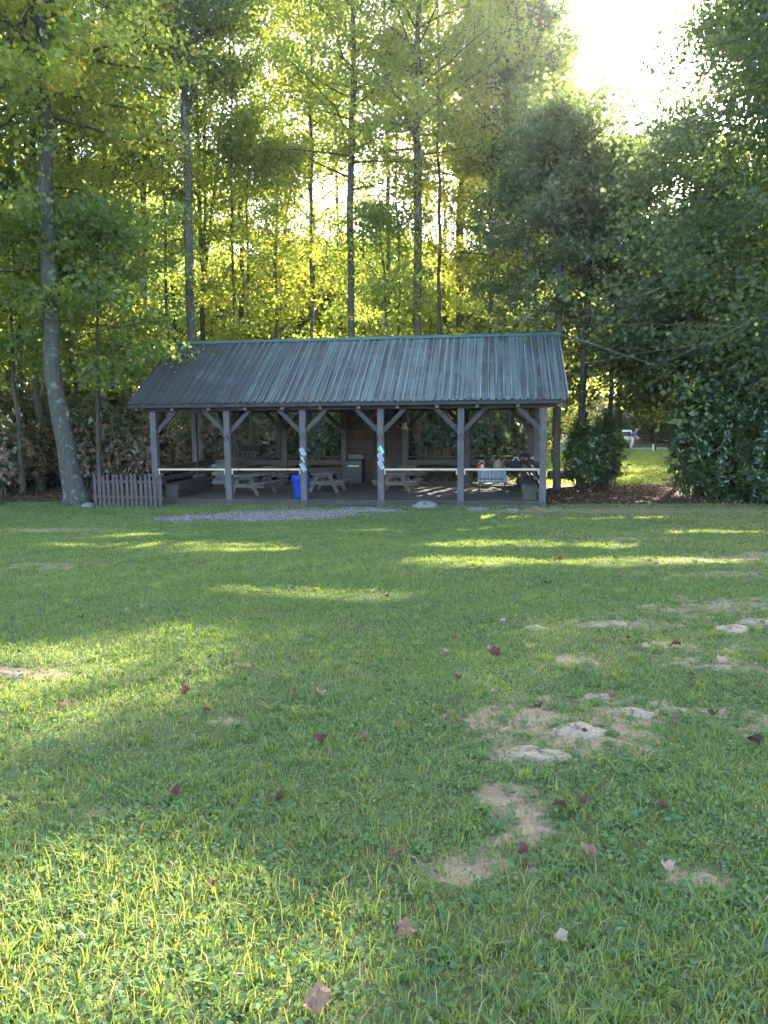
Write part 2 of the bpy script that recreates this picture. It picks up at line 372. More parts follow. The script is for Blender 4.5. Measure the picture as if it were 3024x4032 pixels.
# worn places: (u,v,rx,ry,strength)
WORN=[(2070,2830,.55,.35,1),(2290,2890,.5,.22,.9),(2520,2800,.7,.3,.8),(2330,2745,.45,.2,.75),(2080,2960,.45,.16,.6),(1990,3150,.22,.20,.95),(2080,3270,.25,.12,.9),(1760,3400,.35,.17,1),(1640,3480,.22,.10,.9),(1900,3330,.3,.10,.7),(2750,3450,.18,.08,.8),(2480,2460,.8,.35,.7),(2700,2540,.8,.3,.7),(2850,2620,.6,.3,.7),(2930,2380,1.4,.6,.7),(2950,2200,2.2,.7,.75),(2800,2260,1.2,.4,.6),(2900,2480,.9,.4,.6),
 (200,2090,2.2,.7,.75),(60,2230,1.8,.6,.6),(0,2650,.5,.2,.9),(900,2840,.2,.1,.8),(370,3190,.2,.08,.7),(560,3190,.12,.06,.6),(1050,3180,.14,.06,.5),(1400,3270,.16,.07,.6),(2100,2010,3.6,.7,.85),(2560,2010,2.4,.8,.9),(2450,2120,1.5,.3,.5),(2960,2850,.5,.3,.5),(2330,2600,.8,.3,.5),(2000,2660,.4,.15,.4),(1400,3030,.2,.08,.4)]
WW=[(*g(u,v)[:2],rx,ry,s) for u,v,rx,ry,s in WORN]
def ell(X,Y,cx,cy,rx,ry): return np.exp(-(((X-cx)/rx)**2+((Y-cy)/ry)**2)*1.1)
def soilf(X,Y):
    s=np.zeros_like(X)
    for cx,cy_,rx,ry,st in WW: s=np.maximum(s,st*ell(X,Y,cx,cy_,rx,ry))
    hf=.5+.5*np.sin(X*9.1+3*np.sin(Y*5.3+X*2))*np.sin(Y*11.7+2.5*np.sin(X*7.9)); s=s*(.55+.6*hf)
    w=.12*(np.sin(X*1.3+2.1*np.sin(Y*.9))*np.sin(Y*1.9+1.7*np.sin(X*1.1)))+.05*np.sin(X*6.1+Y*3)*np.sin(Y*7.3-X*2)
    right=np.clip((X-1.6)/6,0,1)*np.clip((Y-2)/4,0,1)*.30*(Y<24)
    return np.clip(s+w*(s>.05)+right+.35*np.clip(w-.06,0,1),0,1)
def litterf(X,Y):
    front=23.6+ .142*-1*(X)  # shelter front line
    a=sstep((Y-(23.1-.12*X))/1.2)*(X<1.5)                # left and behind the shelter
    b=sstep((Y-(22.0))/1.0)*(X>=1.5)*(1-sstep((Y-27.6-.15*(X-6))/1.2))
    c=sstep((Y-63.5)/1.5)
    # lawn behind the shelter on the right
    lawn=sstep((X-2.0)/1.0)*sstep((Y-31)/1.5)*(1-c)
    l=np.maximum(a*(1-lawn),b); l=np.maximum(l,c*.9)
    bush=sstep((X-11.2)/.8)*sstep((Y-20.5)/.8)*(1-sstep((Y-31)/1.))
    return np.clip(np.maximum(l,bush),0,1)
gp=[g(u,v) for u,v in ((780,2040),(1100,2030),(1420,2010))]
def gravf(X,Y):
    s=np.zeros_like(X); X=X+.25*np.sin(Y*4.1+X*1.3); Y=Y+.16*np.sin(X*3.3)+.08*np.sin(X*8.7)
    for p,(rx,ry) in zip(gp,((1.0,1.0),(2.0,1.55),(1.1,.8))): s=np.maximum(s,ell(X,Y,p.x,p.y,rx,ry)*1.35)
    return np.clip(s,0,1)
Z=gz(GX,GY)
V=np.stack([GX,GY,Z],-1).reshape(-1,3); nx,ny=len(xs),len(ys)
i=(np.arange(ny-1)[:,None]*nx+np.arange(nx-1)[None,:]).ravel(); fl=np.stack([i,i+1,i+nx+1,i+nx],-1)
me=fastmesh('ground',V,fl,np.full(len(i),4),{'soil':soilf(GX,GY).ravel(),'litter':litterf(GX,GY).ravel(),'gravel':gravf(GX,GY).ravel()},True)
tag(link('ground',me,M['ground']),kind='structure')
# far gravel road
mb=MB(); px=np.arange(-30,60,2.)
for a,b in zip(px[:-1],px[1:]):
    f0=lambda x:59.0+.6*math.sin(x*.07)
    k=len(mb.v)
    for x in (a,b):
        y=f0(x); mb.v+=[(x,y,float(gz(x,y))+.02),(x,y+3.2,float(gz(x,y+3.2))+.02)]
    mb.f.append((k,k+2,k+3,k+1))
tag(mb.build('road',M['road']),kind='structure')

# ------------------------------------------------------------------ shelter
X0,Y0,YAW,S,D,HD,HB,OE,HE,OX,HR=-7.319,23.818,.142,2.44,6.53,.171,2.962,.471,3.197,.656,5.448
L=5*S; PW=.2
SH=thing('picnic_shelter','long open timber picnic shelter with streaked green metal roof at the lawn edge','shelter',(X0,Y0,0),-YAW)
MS=Matrix.Translation((X0,Y0,0))@Matrix.Rotation(-YAW,4,'Z'); MSI=MS.inverted()
def sl(a,b,z): return MS@Vector((a,b,z))
def dk(u,v,z=HD):      # photo point on the deck -> shelter local
    q=MSI@plane(u,v,z); return q.x,q.y
# deck boards run along the front
nb=int(D/.142)
mb=MB()
for k in range(nb+2):
    y0=-.16+k*.142; 
    for (a,b) in ((-.12,L*.41),(L*.41+.004,L*.78),(L*.78+.004,L+.12)): mb.box(a,b,y0,y0+.136,HD-.038-.001*(k%3),HD+.001*((k*7)%4-1))
deck=mb.build('deck',M['deck'],SH)
mb=MB()
for k in range(5): mb.box(k*S+PW/2+.002,(k+1)*S-PW/2-.002,-.11,-.075,-.12,HD-.04)
mb.box(-.1,-.065,.1,D,-.12,HD-.04); mb.box(L+.065,L+.1,.1,D,-.12,HD-.04)
mb.build('deck_skirt',M['skirt'],SH)
MB().box(2*S+.12,3*S-.12,-.55,-.20,-.02,.045).build('step',M['skirt'],SH,bevel=.006)
def post(a,b,tw=PW,z1=HB):
    o=MB().box(-tw/2,tw/2,-tw/2,tw/2,-.15,z1).build('post',M['post'],SH,bevel=.012); o.location=(a,b,0); return o
for k in range(6): post(k*S,-.02)
for k in range(6): post(k*S,D)
# side posts
post(0,D*.5,.18); post(L,D*.5,.18)
# plates/beams
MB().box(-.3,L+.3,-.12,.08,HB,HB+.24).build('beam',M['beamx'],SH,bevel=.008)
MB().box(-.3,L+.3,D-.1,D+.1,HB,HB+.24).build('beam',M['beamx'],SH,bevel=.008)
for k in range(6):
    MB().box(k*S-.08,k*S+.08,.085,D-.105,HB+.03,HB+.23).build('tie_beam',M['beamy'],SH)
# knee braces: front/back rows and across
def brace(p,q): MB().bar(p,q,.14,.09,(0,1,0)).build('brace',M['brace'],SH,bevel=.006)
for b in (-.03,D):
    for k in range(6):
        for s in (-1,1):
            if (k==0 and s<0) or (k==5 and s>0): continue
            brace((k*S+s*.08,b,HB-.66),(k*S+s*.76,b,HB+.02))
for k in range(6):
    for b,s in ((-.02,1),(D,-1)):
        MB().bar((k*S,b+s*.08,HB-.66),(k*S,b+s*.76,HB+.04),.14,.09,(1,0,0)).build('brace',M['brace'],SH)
# rafters + tails
mid=D/2-.0; sl_=(HR-HE)/(mid+OE)
nr=12
for k in range(nr):
    a=-.42+k*(L+.84)/(nr-1)
    for s in (0,1):
        y0=-OE+.14 if s==0 else D+OE-.14; y1=mid
        p=Vector((a,y0,HE+.14*sl_-.115)); q=Vector((a,y1,HR-.115))
        MB().bar(p,q,.07,.17,(0,0,1)).build('rafter',M['beamy'],SH)
    if k>0:
        MB().box(a-.05,a+.05,-.34,-.17,HB+.02,HB+.235).build('rafter_tail',M['tail'],SH,bevel=.005)
    else: MB().box(a-.05,a+.05,-.34,-.17,HB+.04,HB+.235).build('rafter_tail',M['tail'],SH,bevel=.005)
# roof panels with ribs
def roofpanel(side):
    xs_=[];pitch=.2286; x=-OX; prof=[]
    while x<L+OX-.02:
        prof+=[(x,0),(x+.014,.034),(x+.046,.034),(x+.060,0)]
        x+=pitch
    prof.append((L+OX,0)); V=[];Fc=[]
    n_=7
    for t in range(n_):
        f=t/(n_-1)
        y=-OE+(mid+OE)*f if side==0 else D+OE-(D+OE-mid)*f
        z=HE+(HR-HE)*f
        for px_,h in prof: V.append((px_,y,z+h*1.15-.004*math.sin(px_*1.7+f*3)))
    k=len(prof)
    for t in range(n_-1):
        for j in range(k-1):
            a=t*k+j; q=(a,a+1,a+1+k,a+k); Fc.append(q if side==0 else q[::-1])
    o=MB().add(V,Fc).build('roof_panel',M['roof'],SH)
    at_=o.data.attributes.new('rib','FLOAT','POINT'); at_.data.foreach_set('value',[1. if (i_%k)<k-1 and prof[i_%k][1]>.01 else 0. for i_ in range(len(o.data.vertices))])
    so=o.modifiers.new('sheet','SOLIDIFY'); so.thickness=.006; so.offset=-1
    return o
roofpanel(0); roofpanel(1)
mb=MB()
mb.bar((-OX-.01,mid-.10,HR-.10*sl_+.042),(L+OX+.01,mid-.10,HR-.10*sl_+.042),.22,.012,(0,-sl_,1))
mb.bar((-OX-.01,mid+.10,HR-.10*sl_+.042),(L+OX+.01,mid+.10,HR-.10*sl_+.042),.22,.012,(0,sl_,1))
mb.build('ridge_cap',M['ridge'],SH)
# fascia at eave, gable trim
MB().box(-OX+.02,L+OX-.02,-OE+.03,-OE+.06,HE-.125,HE-.012).build('fascia',M['beamx'],SH)
MB().box(-OX+.02,L+OX-.02,D+OE-.06,D+OE-.03,HE-.125,HE-.012).build('fascia',M['beamx'],SH)
for a in (-OX+.035,L+OX-.035):
    for y0,y1 in ((-OE,mid-.002),(D+OE,mid+.002)):
        MB().bar((a,y0,HE-.10),(a,y1,HR-.10),.03,.18,(0,0,1)).build('gable_trim',M['beamy'],SH)
# gable boarding
for a in (0,L):
    mb=MB(); n_=16
    for k in range(n_):
        y0=D*k/n_+.01; y1=D*(k+1)/n_-.004; ym=(y0+y1)/2; hz=HR-.22-abs(ym-mid)*sl_
        if hz>HB+.3: mb.box(a-.02,a+.02,y0,y1,HB+.245,hz)
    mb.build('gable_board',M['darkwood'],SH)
# fresh pine rail along the front (open in the middle bay)
for k in (0,1,3,4):
    z=.171+.93
    o=MB().box(k*S+.101,(k+1)*S-.101,-.09,-.02,z,z+.055).build('front_rail',M['pine'],SH,bevel=.004)
    for a in (k*S+.101,(k+1)*S-.141): MB().box(a,a+.04,-.075,-.035,z-.13,z-.002).build('rail_cleat',M['pine'],o)
# back rail
for k in range(5):
    if k==2: continue
    a0,a1=k*S+.102,(k+1)*S-.102
    MB().box(a0,a1,D-.08,D+.07,1.16,1.20).build('back_rail',M['bench'],SH)
    MB().box(a0,a1,D-.03,D+.01,.86,1.05).build('back_rail',M['darkwood'],SH)
    MB().box(a0,a1,D-.03,D+.01,.56,.74).build('back_rail',M['darkwood'],SH)
# side rails with built-in benches
for a,s in ((0,1),(L,-1)):
    for z0,z1 in ((.98,1.14),(.70,.86),(.42,.56)):
        for y0,y1 in ((.09,D*.5-.1),(D*.5+.1,D-.11)):
            MB().box(a-.02,a+.02,y0,y1,z0,z1).build('side_rail',M['bench'],SH)
    MB().box(a-.08,a+.08,.09,D-.11,1.145,1.18).build('side_rail_cap',M['bench'],SH)
    be=3.35 if a==0 else D-.9
    mb=MB()
    for j in range(3):
        x=a+s*(.14+j*.155); mb.box(min(x,x+s*.145),max(x,x+s*.145),.25,be,.60,.64)
    bs=mb.build('bench_seat',M['bench'],SH,bevel=.004)
    MB().box(min(a+s*.56,a+s*.60),max(a+s*.56,a+s*.60),.27,be-.02,.46,.596).build('bench_apron',M['bench'],bs)
    MB().box(min(a+s*.585,a+s*.56),max(a+s*.585,a+s*.56),.27,be-.02,.26,.38).build('bench_apron',M['bench'],bs)
    for j in range(4):
        y=.30+j*(be-.6)/3; MB().box(min(a+s*.15,a+s*.55),max(a+s*.15,a+s*.55),y,y+.10,HD+.004,.597).build('bench_leg',M['skirt'],bs)
# plank wall of the kitchen cabin in the middle bay of the back row
cw=thing('kitchen_cabin','dark plank cabin wall with a lattice door at the back of the picnic shelter','cabin',sl(0,0,0),-YAW)
mb=MB(); zz=HD
k=0
while zz<HB+.9:
    h=.19; top=min(zz+h-.012,HB+.9)
    if zz<2.15:
        mb.box(2*S+.10,2*S+1.10,D+.12,D+.17+.008*(k%3),zz,top); mb.box(2*S+1.82,3*S-.10,D+.12,D+.17+.008*((k+1)%3),zz,top)
    else: mb.box(2*S+.10,3*S-.10,D+.12,D+.17+.008*(k%3),zz,top)
    zz+=h; k+=1
mb.box(2*S+.102,2*S+.15,D+.2,D+2.2,0,HB+.8); mb.box(3*S-.15,3*S-.102,D+.2,D+2.2,0,HB+.8); mb.box(2*S+.102,3*S-.102,D+2.21,D+2.26,0,HB+.8)
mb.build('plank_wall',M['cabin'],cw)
mb=MB(); mb.box(2*S+.1,3*S-.1,D+.10,D+.118,2.13,2.22)
for a in (2*S+1.10,2*S+1.78): mb.box(a-.0,a+.05,D+.09,D+.118,HD,2.128)
mb.box(2*S+.102,2*S+.16,D+.095,D+.118,HD,HB); mb.box(3*S-.16,3*S-.102,D+.095,D+.118,HD,HB)
mb.build('trim_board',M['redwood'],cw)
d_=MB().box(2*S+1.16,2*S+1.77,D+.13,D+.16,HD+.01,1.15).build('door',M['darkwood'],cw)
mb=MB()
for j in range(9): x=2*S+1.19+j*.068; mb.box(x,x+.02,D+.135,D+.145,1.17,2.11)
for j in range(14): z=1.19+j*.067; mb.box(2*S+1.17,2*S+1.76,D+.146,D+.153,z,z+.018)
mb.build('door_lattice',M['lattice'],d_)
MB().box(2*S+.1,3*S-.1,D+.1,D+2.4,HB+.95,HB+1.0).build('roof',M['roof'],cw)

# ------------------------------------------------------------------ things on and round the shelter
def place(o,u,v,z=HD,rz=0):
    a,b=dk(u,v,z); o.location=sl(a,b,z); o.rotation_euler=(0,0,-YAW+rz); return o
def picnic_table(label,group,m='table',Ln=1.8,W=.72,H=.74):
    t=thing('picnic_table',label,'picnic table',group=group)
    bw=W/4
    mb=MB()
    for j in range(4): mb.box(-W/2+j*bw+.004,-W/2+(j+1)*bw-.004,-Ln/2+.012*(j%2),Ln/2-.01*((j+1)%2),H-.04,H)
    mb.build('tabletop',M['tabletop'],t,bevel=.006)
    for s in (-1,1):
        mb=MB()
        for j in range(2): x=s*(.55+j*.15); mb.box(x-.070,x+.070,-Ln/2+.01*j,Ln/2,.39,.43)
        mb.build('seat',M['tabletop'],t,bevel=.006)
    for s in (-1,1):
        y=s*(Ln/2-.28)
        for q in (-1,1):
            MB().bar((q*.50,y,.0),(q*.20,y,H-.045),.13,.04,(0,1,0)).build('leg',M[m],t)
        MB().box(-.76,.76,y+s*.045-.02,y+s*.045+.02,.26,.385).build('crossbeam',M[m],t)
        MB().box(-W/2+.03,W/2-.03,y+s*.045-.02,y+s*.045+.02,H-.14,H-.045).build('crossbeam',M[m],t)
        MB().bar((0,y-s*.02,.38),(0,y-s*.5,H-.06),.07,.035,(0,0,1)).build('strut',M[m],t)
    return t
# legs need their wide face toward the end: bar(w across, t along up)
TG='wooden picnic tables under the shelter roof'
pt=[(1000,1943,'weathered picnic table nearest the grill, first behind the second shelter post',-.22,'table',1.75),
    (1105,1898,'small picnic table standing behind the first one, just left of the blue bin',-.30,'table',1.6),
    (1290,1934,'grey picnic table right of the blue bin in front of the range',-.10,'table',1.45),
    (1285,1868,'pale picnic table behind the red curved chair at the back rail',-.05,'table',1.2),
    (1565,1936,'reddish brown picnic table just right of the post with the picture plate',-.06,'tablered',1.35),
    (1612,1895,'brown picnic table set end to end behind the reddish one',-.06,'tablered',1.3)]
for u,v,lb,rz,mm,ln in pt:
    t=picnic_table(lb,TG,mm,ln,.76,.67); place(t,u,v,HD,rz)
# blue bin
t=thing('trash_bin','round blue plastic trash bin with a lid behind the third shelter post','trash bin')
MB().lathe([(.22,0),(.225,.02),(.25,.35),(.275,.62),(.282,.63),(.282,.66),(.27,.665)],24).build('bin_body',M['blue'],t,True)
MB().lathe([(.295,.665),(.30,.68),(.30,.72),(.27,.755),(.12,.785),(.02,.79)],24).build('lid',M['blue'],t,True)
for s in (-1,1): MB().bar((s*.28,-.07,.60),(s*.28,.07,.60),.03,.06).build('handle',M['blue'],t)
place(t,1186,1962)
# chest cabinet
t=thing('storage_cabinet','grey metal chest cabinet with a lid beside the black grill','cabinet')
MB().box(-.43,.43,-.33,.33,.04,.90).build('cabinet_body',M['cabinet'],t,bevel=.012)
MB().box(-.445,.445,-.345,.345,.905,.965).build('lid',M['cabinet'],t,bevel=.015)
MB().box(.18,.34,-.36,-.335,.80,.84).build('handle',M['black'],t)
MB().box(-.40,.40,-.30,.30,0,.04).build('base',M['black'],t)
place(t,888,1906)
# grill
t=thing('gas_grill','black gas grill with closed hood and four knobs under the shelter','grill')
MB().prism([(-.62,.12),(.62,.12),(.62,.80),(-.62,.80)],-.26,.26).build('grill_cabinet',M['black'],t,bevel=.01)
MB().add([(-.40,-.30,.82),(.40,-.30,.82),(.40,.28,.82),(-.40,.28,.82),(-.40,-.30,.98),(.40,-.30,.98),(.40,.28,1.0),(-.40,.28,1.0),(-.40,-.14,1.24),(.40,-.14,1.24),(.40,.2,1.26),(-.40,.2,1.26)],
 [(3,2,1,0),(0,1,5,4),(1,2,6,5),(2,3,7,6),(3,0,4,7),(4,5,9,8),(5,6,10,9),(6,7,11,10),(7,4,8,11),(8,9,10,11)]).build('hood',M['black'],t,bevel=.02)
MB().bar((-.28,-.34,1.02),(.28,-.34,1.02),.03,.03).build('hood_handle',M['iron'],t)
MB().add([(-.42,-.42,.80),(.42,-.42,.80),(.42,-.30,.95),(-.42,-.30,.95),(-.42,-.27,.80),(.42,-.27,.80),(.42,-.27,.95),(-.42,-.27,.95)],[(0,1,2,3),(4,7,6,5),(0,4,5,1),(3,2,6,7),(0,3,7,4),(1,5,6,2)]).build('control_panel',M['iron'],t)
for j in range(4):
    mb=MB().tube([(-.24+j*.16,-.36,.875),(-.24+j*.16,-.41,.845)],.034,12); mb.build('knob',M['knob'],t)
for s in (-1,1): MB().box(min(s*.42,s*.80),max(s*.42,s*.80),-.24,.22,.88,.92).build('side_shelf',M['black'],t,bevel=.008)
for s in (-1,1):
    mb=MB()
    mb.tube([(s*.55,-.02,.07),(s*.60,-.02,.07)],.07,14); mb.build('wheel',M['tyre'],t)
place(t,1000,1886,HD,-.12); t.scale=(1.12,1.1,1.16)
# kitchen range
t=thing('kitchen_range','old pale green kitchen range with a row of knobs against the cabin wall','range')
MB().box(-.32,.32,-.3,.3,0,.90).build('range_body',M['stovegreen'],t,bevel=.01)
MB().box(-.32,.32,.2,.3,.905,1.12).build('back_panel',M['black'],t,bevel=.008)
for j in range(3): MB().tube([(-.14+j*.14,.195,1.02),(-.14+j*.14,.165,1.02)],.028,10).build('knob',M['cabinet'],t)
MB().box(-.26,.26,-.325,-.302,.18,.62).build('oven_door',M['stovegreen'],t,bevel=.006)
MB().bar((-.22,-.35,.68),(.22,-.35,.68),.025,.025).build('oven_handle',M['knob'],t)
t.location=sl(2*S+.48,D-.28,HD); t.rotation_euler=(0,0,-YAW)

# chairs
def rocking_chair(label,m,u,v,rz,group='rocking chairs on the shelter deck',tall=1.12):
    t=thing('rocking_chair',label,'rocking chair',group=group)
    mb=MB()
    for j in range(6): mb.box(-.26,.26,-.27+j*.09,-.27+j*.09+.075,.42,.44)
    mb.build('seat',M[m],t)
    mb=MB()
    for j in range(8): x=-.235+j*.067; mb.bar((x,.26,.46),(x,.26+.22,tall-.02),.045,.015,(0,1,0))
    mb.bar((-.28,.485,tall),(.28,.485,tall),.03,.09); mb.bar((-.27,.29,.52),(.27,.29,.52),.025,.05)
    mb.build('backrest',M[m],t)
    for s in (-1,1):
        pts=[(s*.27,-.48+.12*i,.03+.13*((-.48+.12*i-.02)/.55)**2) for i in range(10)]
        MB().tube(pts,.022,6).build('rocker',M[m],t)
        MB().bar((s*.27,-.26,.06),(s*.27,-.26,.66),.045,.045).build('leg',M[m],t)
        MB().bar((s*.27,.24,.05),(s*.27,.49,tall+.02),.045,.045).build('leg',M[m],t)
        MB().box(s*.27-.045,s*.27+.045,-.32,.36,.665,.685).build('armrest',M[m],t)
    place(t,u,v,HD,rz); return t
rocking_chair('black slatted rocking chair beside the lattice door of the cabin','darkwood',1432,1880,.05)
rocking_chair('dark rocking chair turned sideways behind the reddish picnic tables','darkwood',1742,1878,1.25,tall=1.15)
rocking_chair('dark rocking chair half hidden by the fifth shelter post','redwood',1795,1880,1.0,tall=1.2)
rocking_chair('dark rocking chair standing behind the striped bench','darkwood',1872,1880,.75,tall=1.15)
def lounge_chair(label,m,u,v,rz):
    t=thing('slatted_chair',label,'chair',group='reddish slat back chairs')
    mb=MB()
    for j in range(6): mb.bar((-.27,.2+.035*j,.46+.095*j),(.27,.2+.035*j,.46+.095*j),.02,.075,(0,-.35,1))
    mb.build('backrest',M[m],t)
    mb=MB()
    for j in range(5): mb.box(-.27,.27,-.30+j*.1,-.30+j*.1+.085,.38-.01*j,.40-.01*j)
    mb.build('seat',M[m],t)
    for s in (-1,1):
        MB().bar((s*.29,-.30,0),(s*.29,-.30,.60),.04,.07).build('leg',M[m],t)
        MB().bar((s*.29,.22,0),(s*.31,.40,1.02),.04,.06).build('leg',M[m],t)
        MB().box(s*.31-.06,s*.31+.06,-.36,.34,.602,.625).build('armrest',M[m],t)
    place(t,u,v,HD,rz); return t
lounge_chair('reddish chair with horizontal back slats against the cabin wall','redwood',1533,1882,0)
lounge_chair('red wooden chair with its back to the lawn behind the third post table','redwood',1318,1884,3.1)
# round table
t=thing('round_table','small round table with a pale top left of the third post by the back rail','table')
MB().lathe([(.40,.70),(.42,.71),(.42,.735),(.40,.74)],24).build('tabletop',M['cabinet'],t,True)
MB().lathe([(.04,.02),(.035,.69)],10).build('pedestal',M['iron'],t); MB().lathe([(.24,0),(.24,.02),(.05,.04)],16).build('base',M['iron'],t)
place(t,1138,1875)
# striped bench
t=thing('iron_bench','low black iron framed bench standing near the front right of the deck','bench')
for s in (-1,1):
    for y in (-.22,.22):
        MB().tube([(s*.42,y,0),(s*.44,y,.05),(s*.42,y,.1),(s*.42,y,.42)],[.035,.03,.018,.022],8).build('leg',M['iron'],t)
    MB().bar((s*.42,.22,.44),(s*.42,.36,.82),.03,.03).build('back_support',M['iron'],t)
MB().box(-.48,.48,-.27,.27,.425,.455).build('seat',M['iron'],t)
MB().bar((-.42,-.22,.12),(.42,-.22,.12),.02,.02).build('stretcher',M['iron'],t)
MB().bar((-.48,.36,.79),(.48,.36,.79),.03,.05).build('top_rail',M['iron'],t)
place(t,1937,1943); bt=t
mb=MB(); V_=[];pr=[(-.285,.40),(-.285,.463),(-.20,.468),(.10,.468),(.19,.475),(.23,.52),(.33,.80),(.36,.825),(.39,.80),(.40,.66)]
nxp=24
for k in range(nxp+1):
    x=-.47+.94*k/nxp
    for j,(y,z) in enumerate(pr): V_.append((x+.006*math.sin(j*2+k),y+.006*math.sin(k*1.3+j),z+.004*math.sin(k*2.1)))
kk=len(pr); Fc=[(a*kk+j,a*kk+kk+j,a*kk+kk+j+1,a*kk+j+1) for a in range(nxp) for j in range(kk-1)]
o=mb.add(V_,Fc).build('striped_blanket',M['stripe'],None,True); so=o.modifiers.new('cloth','SOLIDIFY'); so.thickness=.012; so.offset=1
tag(o,'grey and blue striped blanket draped over the low iron bench','blanket'); o.location=bt.location; o.rotation_euler=bt.rotation_euler
mb=MB()
for j in range(3): mb.box(-.23+.01*j,.23-.008*j,.14,.19,.50+j*.055,.548+j*.055)
o=mb.build('folded_towel',M['towel'],None,bevel=.018); tag(o,'folded blue grey towel lying on top of the striped blanket','towel')
o.location=bt.location+Vector((0,0,.06)); o.rotation_euler=(R(-18),0,-YAW)

# pile near the back right: red bag, sack, backpack, walking sticks
def cushion(name,w,d,h,m,label,cat,loc,rz=0,pts=7,puff=.5,extra=None):
    bm=MB(); n1_,n2_=16,10; V_=[];Fc=[]
    for i_ in range(n2_+1):
        ph=-PI/2+PI*i_/n2_
        for j in range(n1_):
            th=2*PI*j/n1_; c_,s_=math.cos(th),math.sin(th); e=puff
            x=math.copysign(abs(c_)**e,c_)*math.cos(ph)**e; y=math.copysign(abs(s_)**e,s_)*math.cos(ph)**e; z=math.copysign(abs(math.sin(ph))**e,math.sin(ph))
            w_=1+.05*math.sin(3*th+5*z)
            V_.append((x*w/2*w_,y*d/2*w_,(z+1)*h/2))
    for i_ in range(n2_):
        for j in range(n1_):
            a=i_*n1_+j;b=i_*n1_+(j+1)%n1_; Fc.append((a,b,b+n1_,a+n1_))
    t=thing(name,label,cat,loc,rz); bm.add(V_,Fc).build('bag_body',M[m],t,True)
    if extra: extra(t,w,d,h)
    return t
a,b=dk(1935,1868)
# side bench for the pile
t=thing('low_side_table','low dark plank table carrying the red bag and sacks at the back rail','table')
MB().box(-1.1,1.1,-.25,.25,.50,.54).build('tabletop',M['darkwood'],t)
for s in (-1,1):
    for y in (-.2,.2): MB().box(s*.95-.03,s*.95+.03,y-.03,y+.03,0,.498).build('leg',M['darkwood'],t)
t.location=sl(4*S+1.15,D-.75,HD); t.rotation_euler=(0,0,-YAW); tz=HD+.54
def strap(t,w,d,h):
    MB().tube([(-w*.3,-d*.3,h*.9),(-w*.15,-d*.3,h*1.3),(w*.15,-d*.3,h*1.3),(w*.3,-d*.3,h*.9)],.012,6).build('handle',M['white'],t)
def strap2(t,w,d,h):
    MB().box(-.05,.06,-d/2-.015,-d/2+.0,h*.25,h*.8).build('label_patch',M['white'],t); strap(t,w,d,h)
a_=4*S
cushion('cooler_bag',.34,.26,.26,'red','red fabric cooler bag with white handles behind the striped bench','bag',sl(a_+.55,D-.78,tz),-YAW+.3,extra=strap2,puff=.45)
cushion('cloth_sack',.36,.30,.34,'sack','bulging tan cloth sack between the walking sticks','sack',sl(a_+1.18,D-.75,tz),-YAW,puff=.75,extra=lambda t,w,d,h:MB().lathe([(.06,h*.95),(.03,h*1.05),(.07,h*1.15)],10).build('tied_neck',M['sack'],t,True))
cushion('backpack',.42,.26,.36,'navy','dark backpack lying at the right end of the low plank table','backpack',sl(a_+1.85,D-.75,tz),-YAW,puff=.6,extra=lambda t,w,d,h:(MB().box(-.14,.14,-d/2-.04,-d/2+.03,.05,h*.5).build('front_pocket',M['navy'],t,bevel=.02),strap(t,w,d,h)))
cushion('jacket',.42,.26,.16,'navy','dark jacket slung over the back right rail corner','jacket',sl(L-.25,D-.35,1.20),-YAW,puff=.8,extra=lambda t,w,d,h:MB().tube([(-.15,-.1,.08),(-.22,-.14,-.1),(-.2,-.14,-.3)],[.05,.045,.035],8).build('sleeve',M['navy'],t,True))
for i_,(u0,u1,lb) in enumerate(((1.02,.78,'long dark walking stick leaning left at the back rail'),(1.50,1.22,'peeled walking stick leaning beside the tan sack'))):
    t=MB().tube([(0,0,0),(-.08,.08,.5),(-.16,.22,1.0),(-.24,.34,1.35),(-.25,.42,1.75)],[.022,.02,.02,.018,.014],7).build('walking_stick',M['bark' if i_==0 else 'redwood'],None,True)
    tag(t,lb,'walking stick','sticks leaning on the back rail'); t.location=sl(a_+u0,D-1.1,HD); t.rotation_euler=(0,0,-YAW)

# horseshoes
def horseshoe():
    pts=[(.075*math.cos(R(x_)),0,.085*math.sin(R(x_))) for x_ in range(-60,241,15)]
    return MB().tube(pts,.011,6).mesh('horseshoe',True)
hme=horseshoe()
for k,w_ in ((1,'second'),(2,'third'),(3,'fourth'),(4,'fifth')):
    o=link('horseshoe',hme,M['rust']); tag(o,'rusty horseshoe nailed high on the %s front post of the shelter'%w_,'horseshoe','horseshoes nailed to the front posts')
    o.location=sl(k*S,-.02-PW/2-.012,HD+1.93); o.rotation_euler=(0,0,-YAW)
# number plates
def plate(k,z,base,ink,txt,label,da=0,rot=-62,extra=None):
    t=thing('number_plate',label,'number plate',sl(k*S+da,-.02-PW/2-.006,z),0,'number plates nailed to the front posts'); t.rotation_euler=(0,0,-YAW)
    ho=bpy.data.objects
    Wd,Hh=.27,.135
    rim=MB().box(-Wd/2,Wd/2,-.002,.002,-Hh/2,Hh/2).build('plate_sheet',M[base],t,bevel=.006); rim.rotation_euler=(0,R(-rot),0)
    if txt:
        me=text_mesh(txt,.09,.0012); o=link('lettering',me,M[ink],t); o.matrix_local=Matrix.Rotation(R(-rot),4,'Y')@Matrix.Translation((0,-.0045,0))@Matrix.Rotation(R(90),4,'X')
    if extra: extra(t,R(-rot))
    return t
plate(2,HD+1.50,'plate','ink','CBN 4J','upper pale lavender number plate on the third shelter post')
plate(2,HD+1.26,'plateb','white','EBTA','black number plate with white letters on the third shelter post')
plate(2,HD+1.03,'plateg','inkt','NJ 7IU','pale blue number plate lowest of three on the third shelter post')
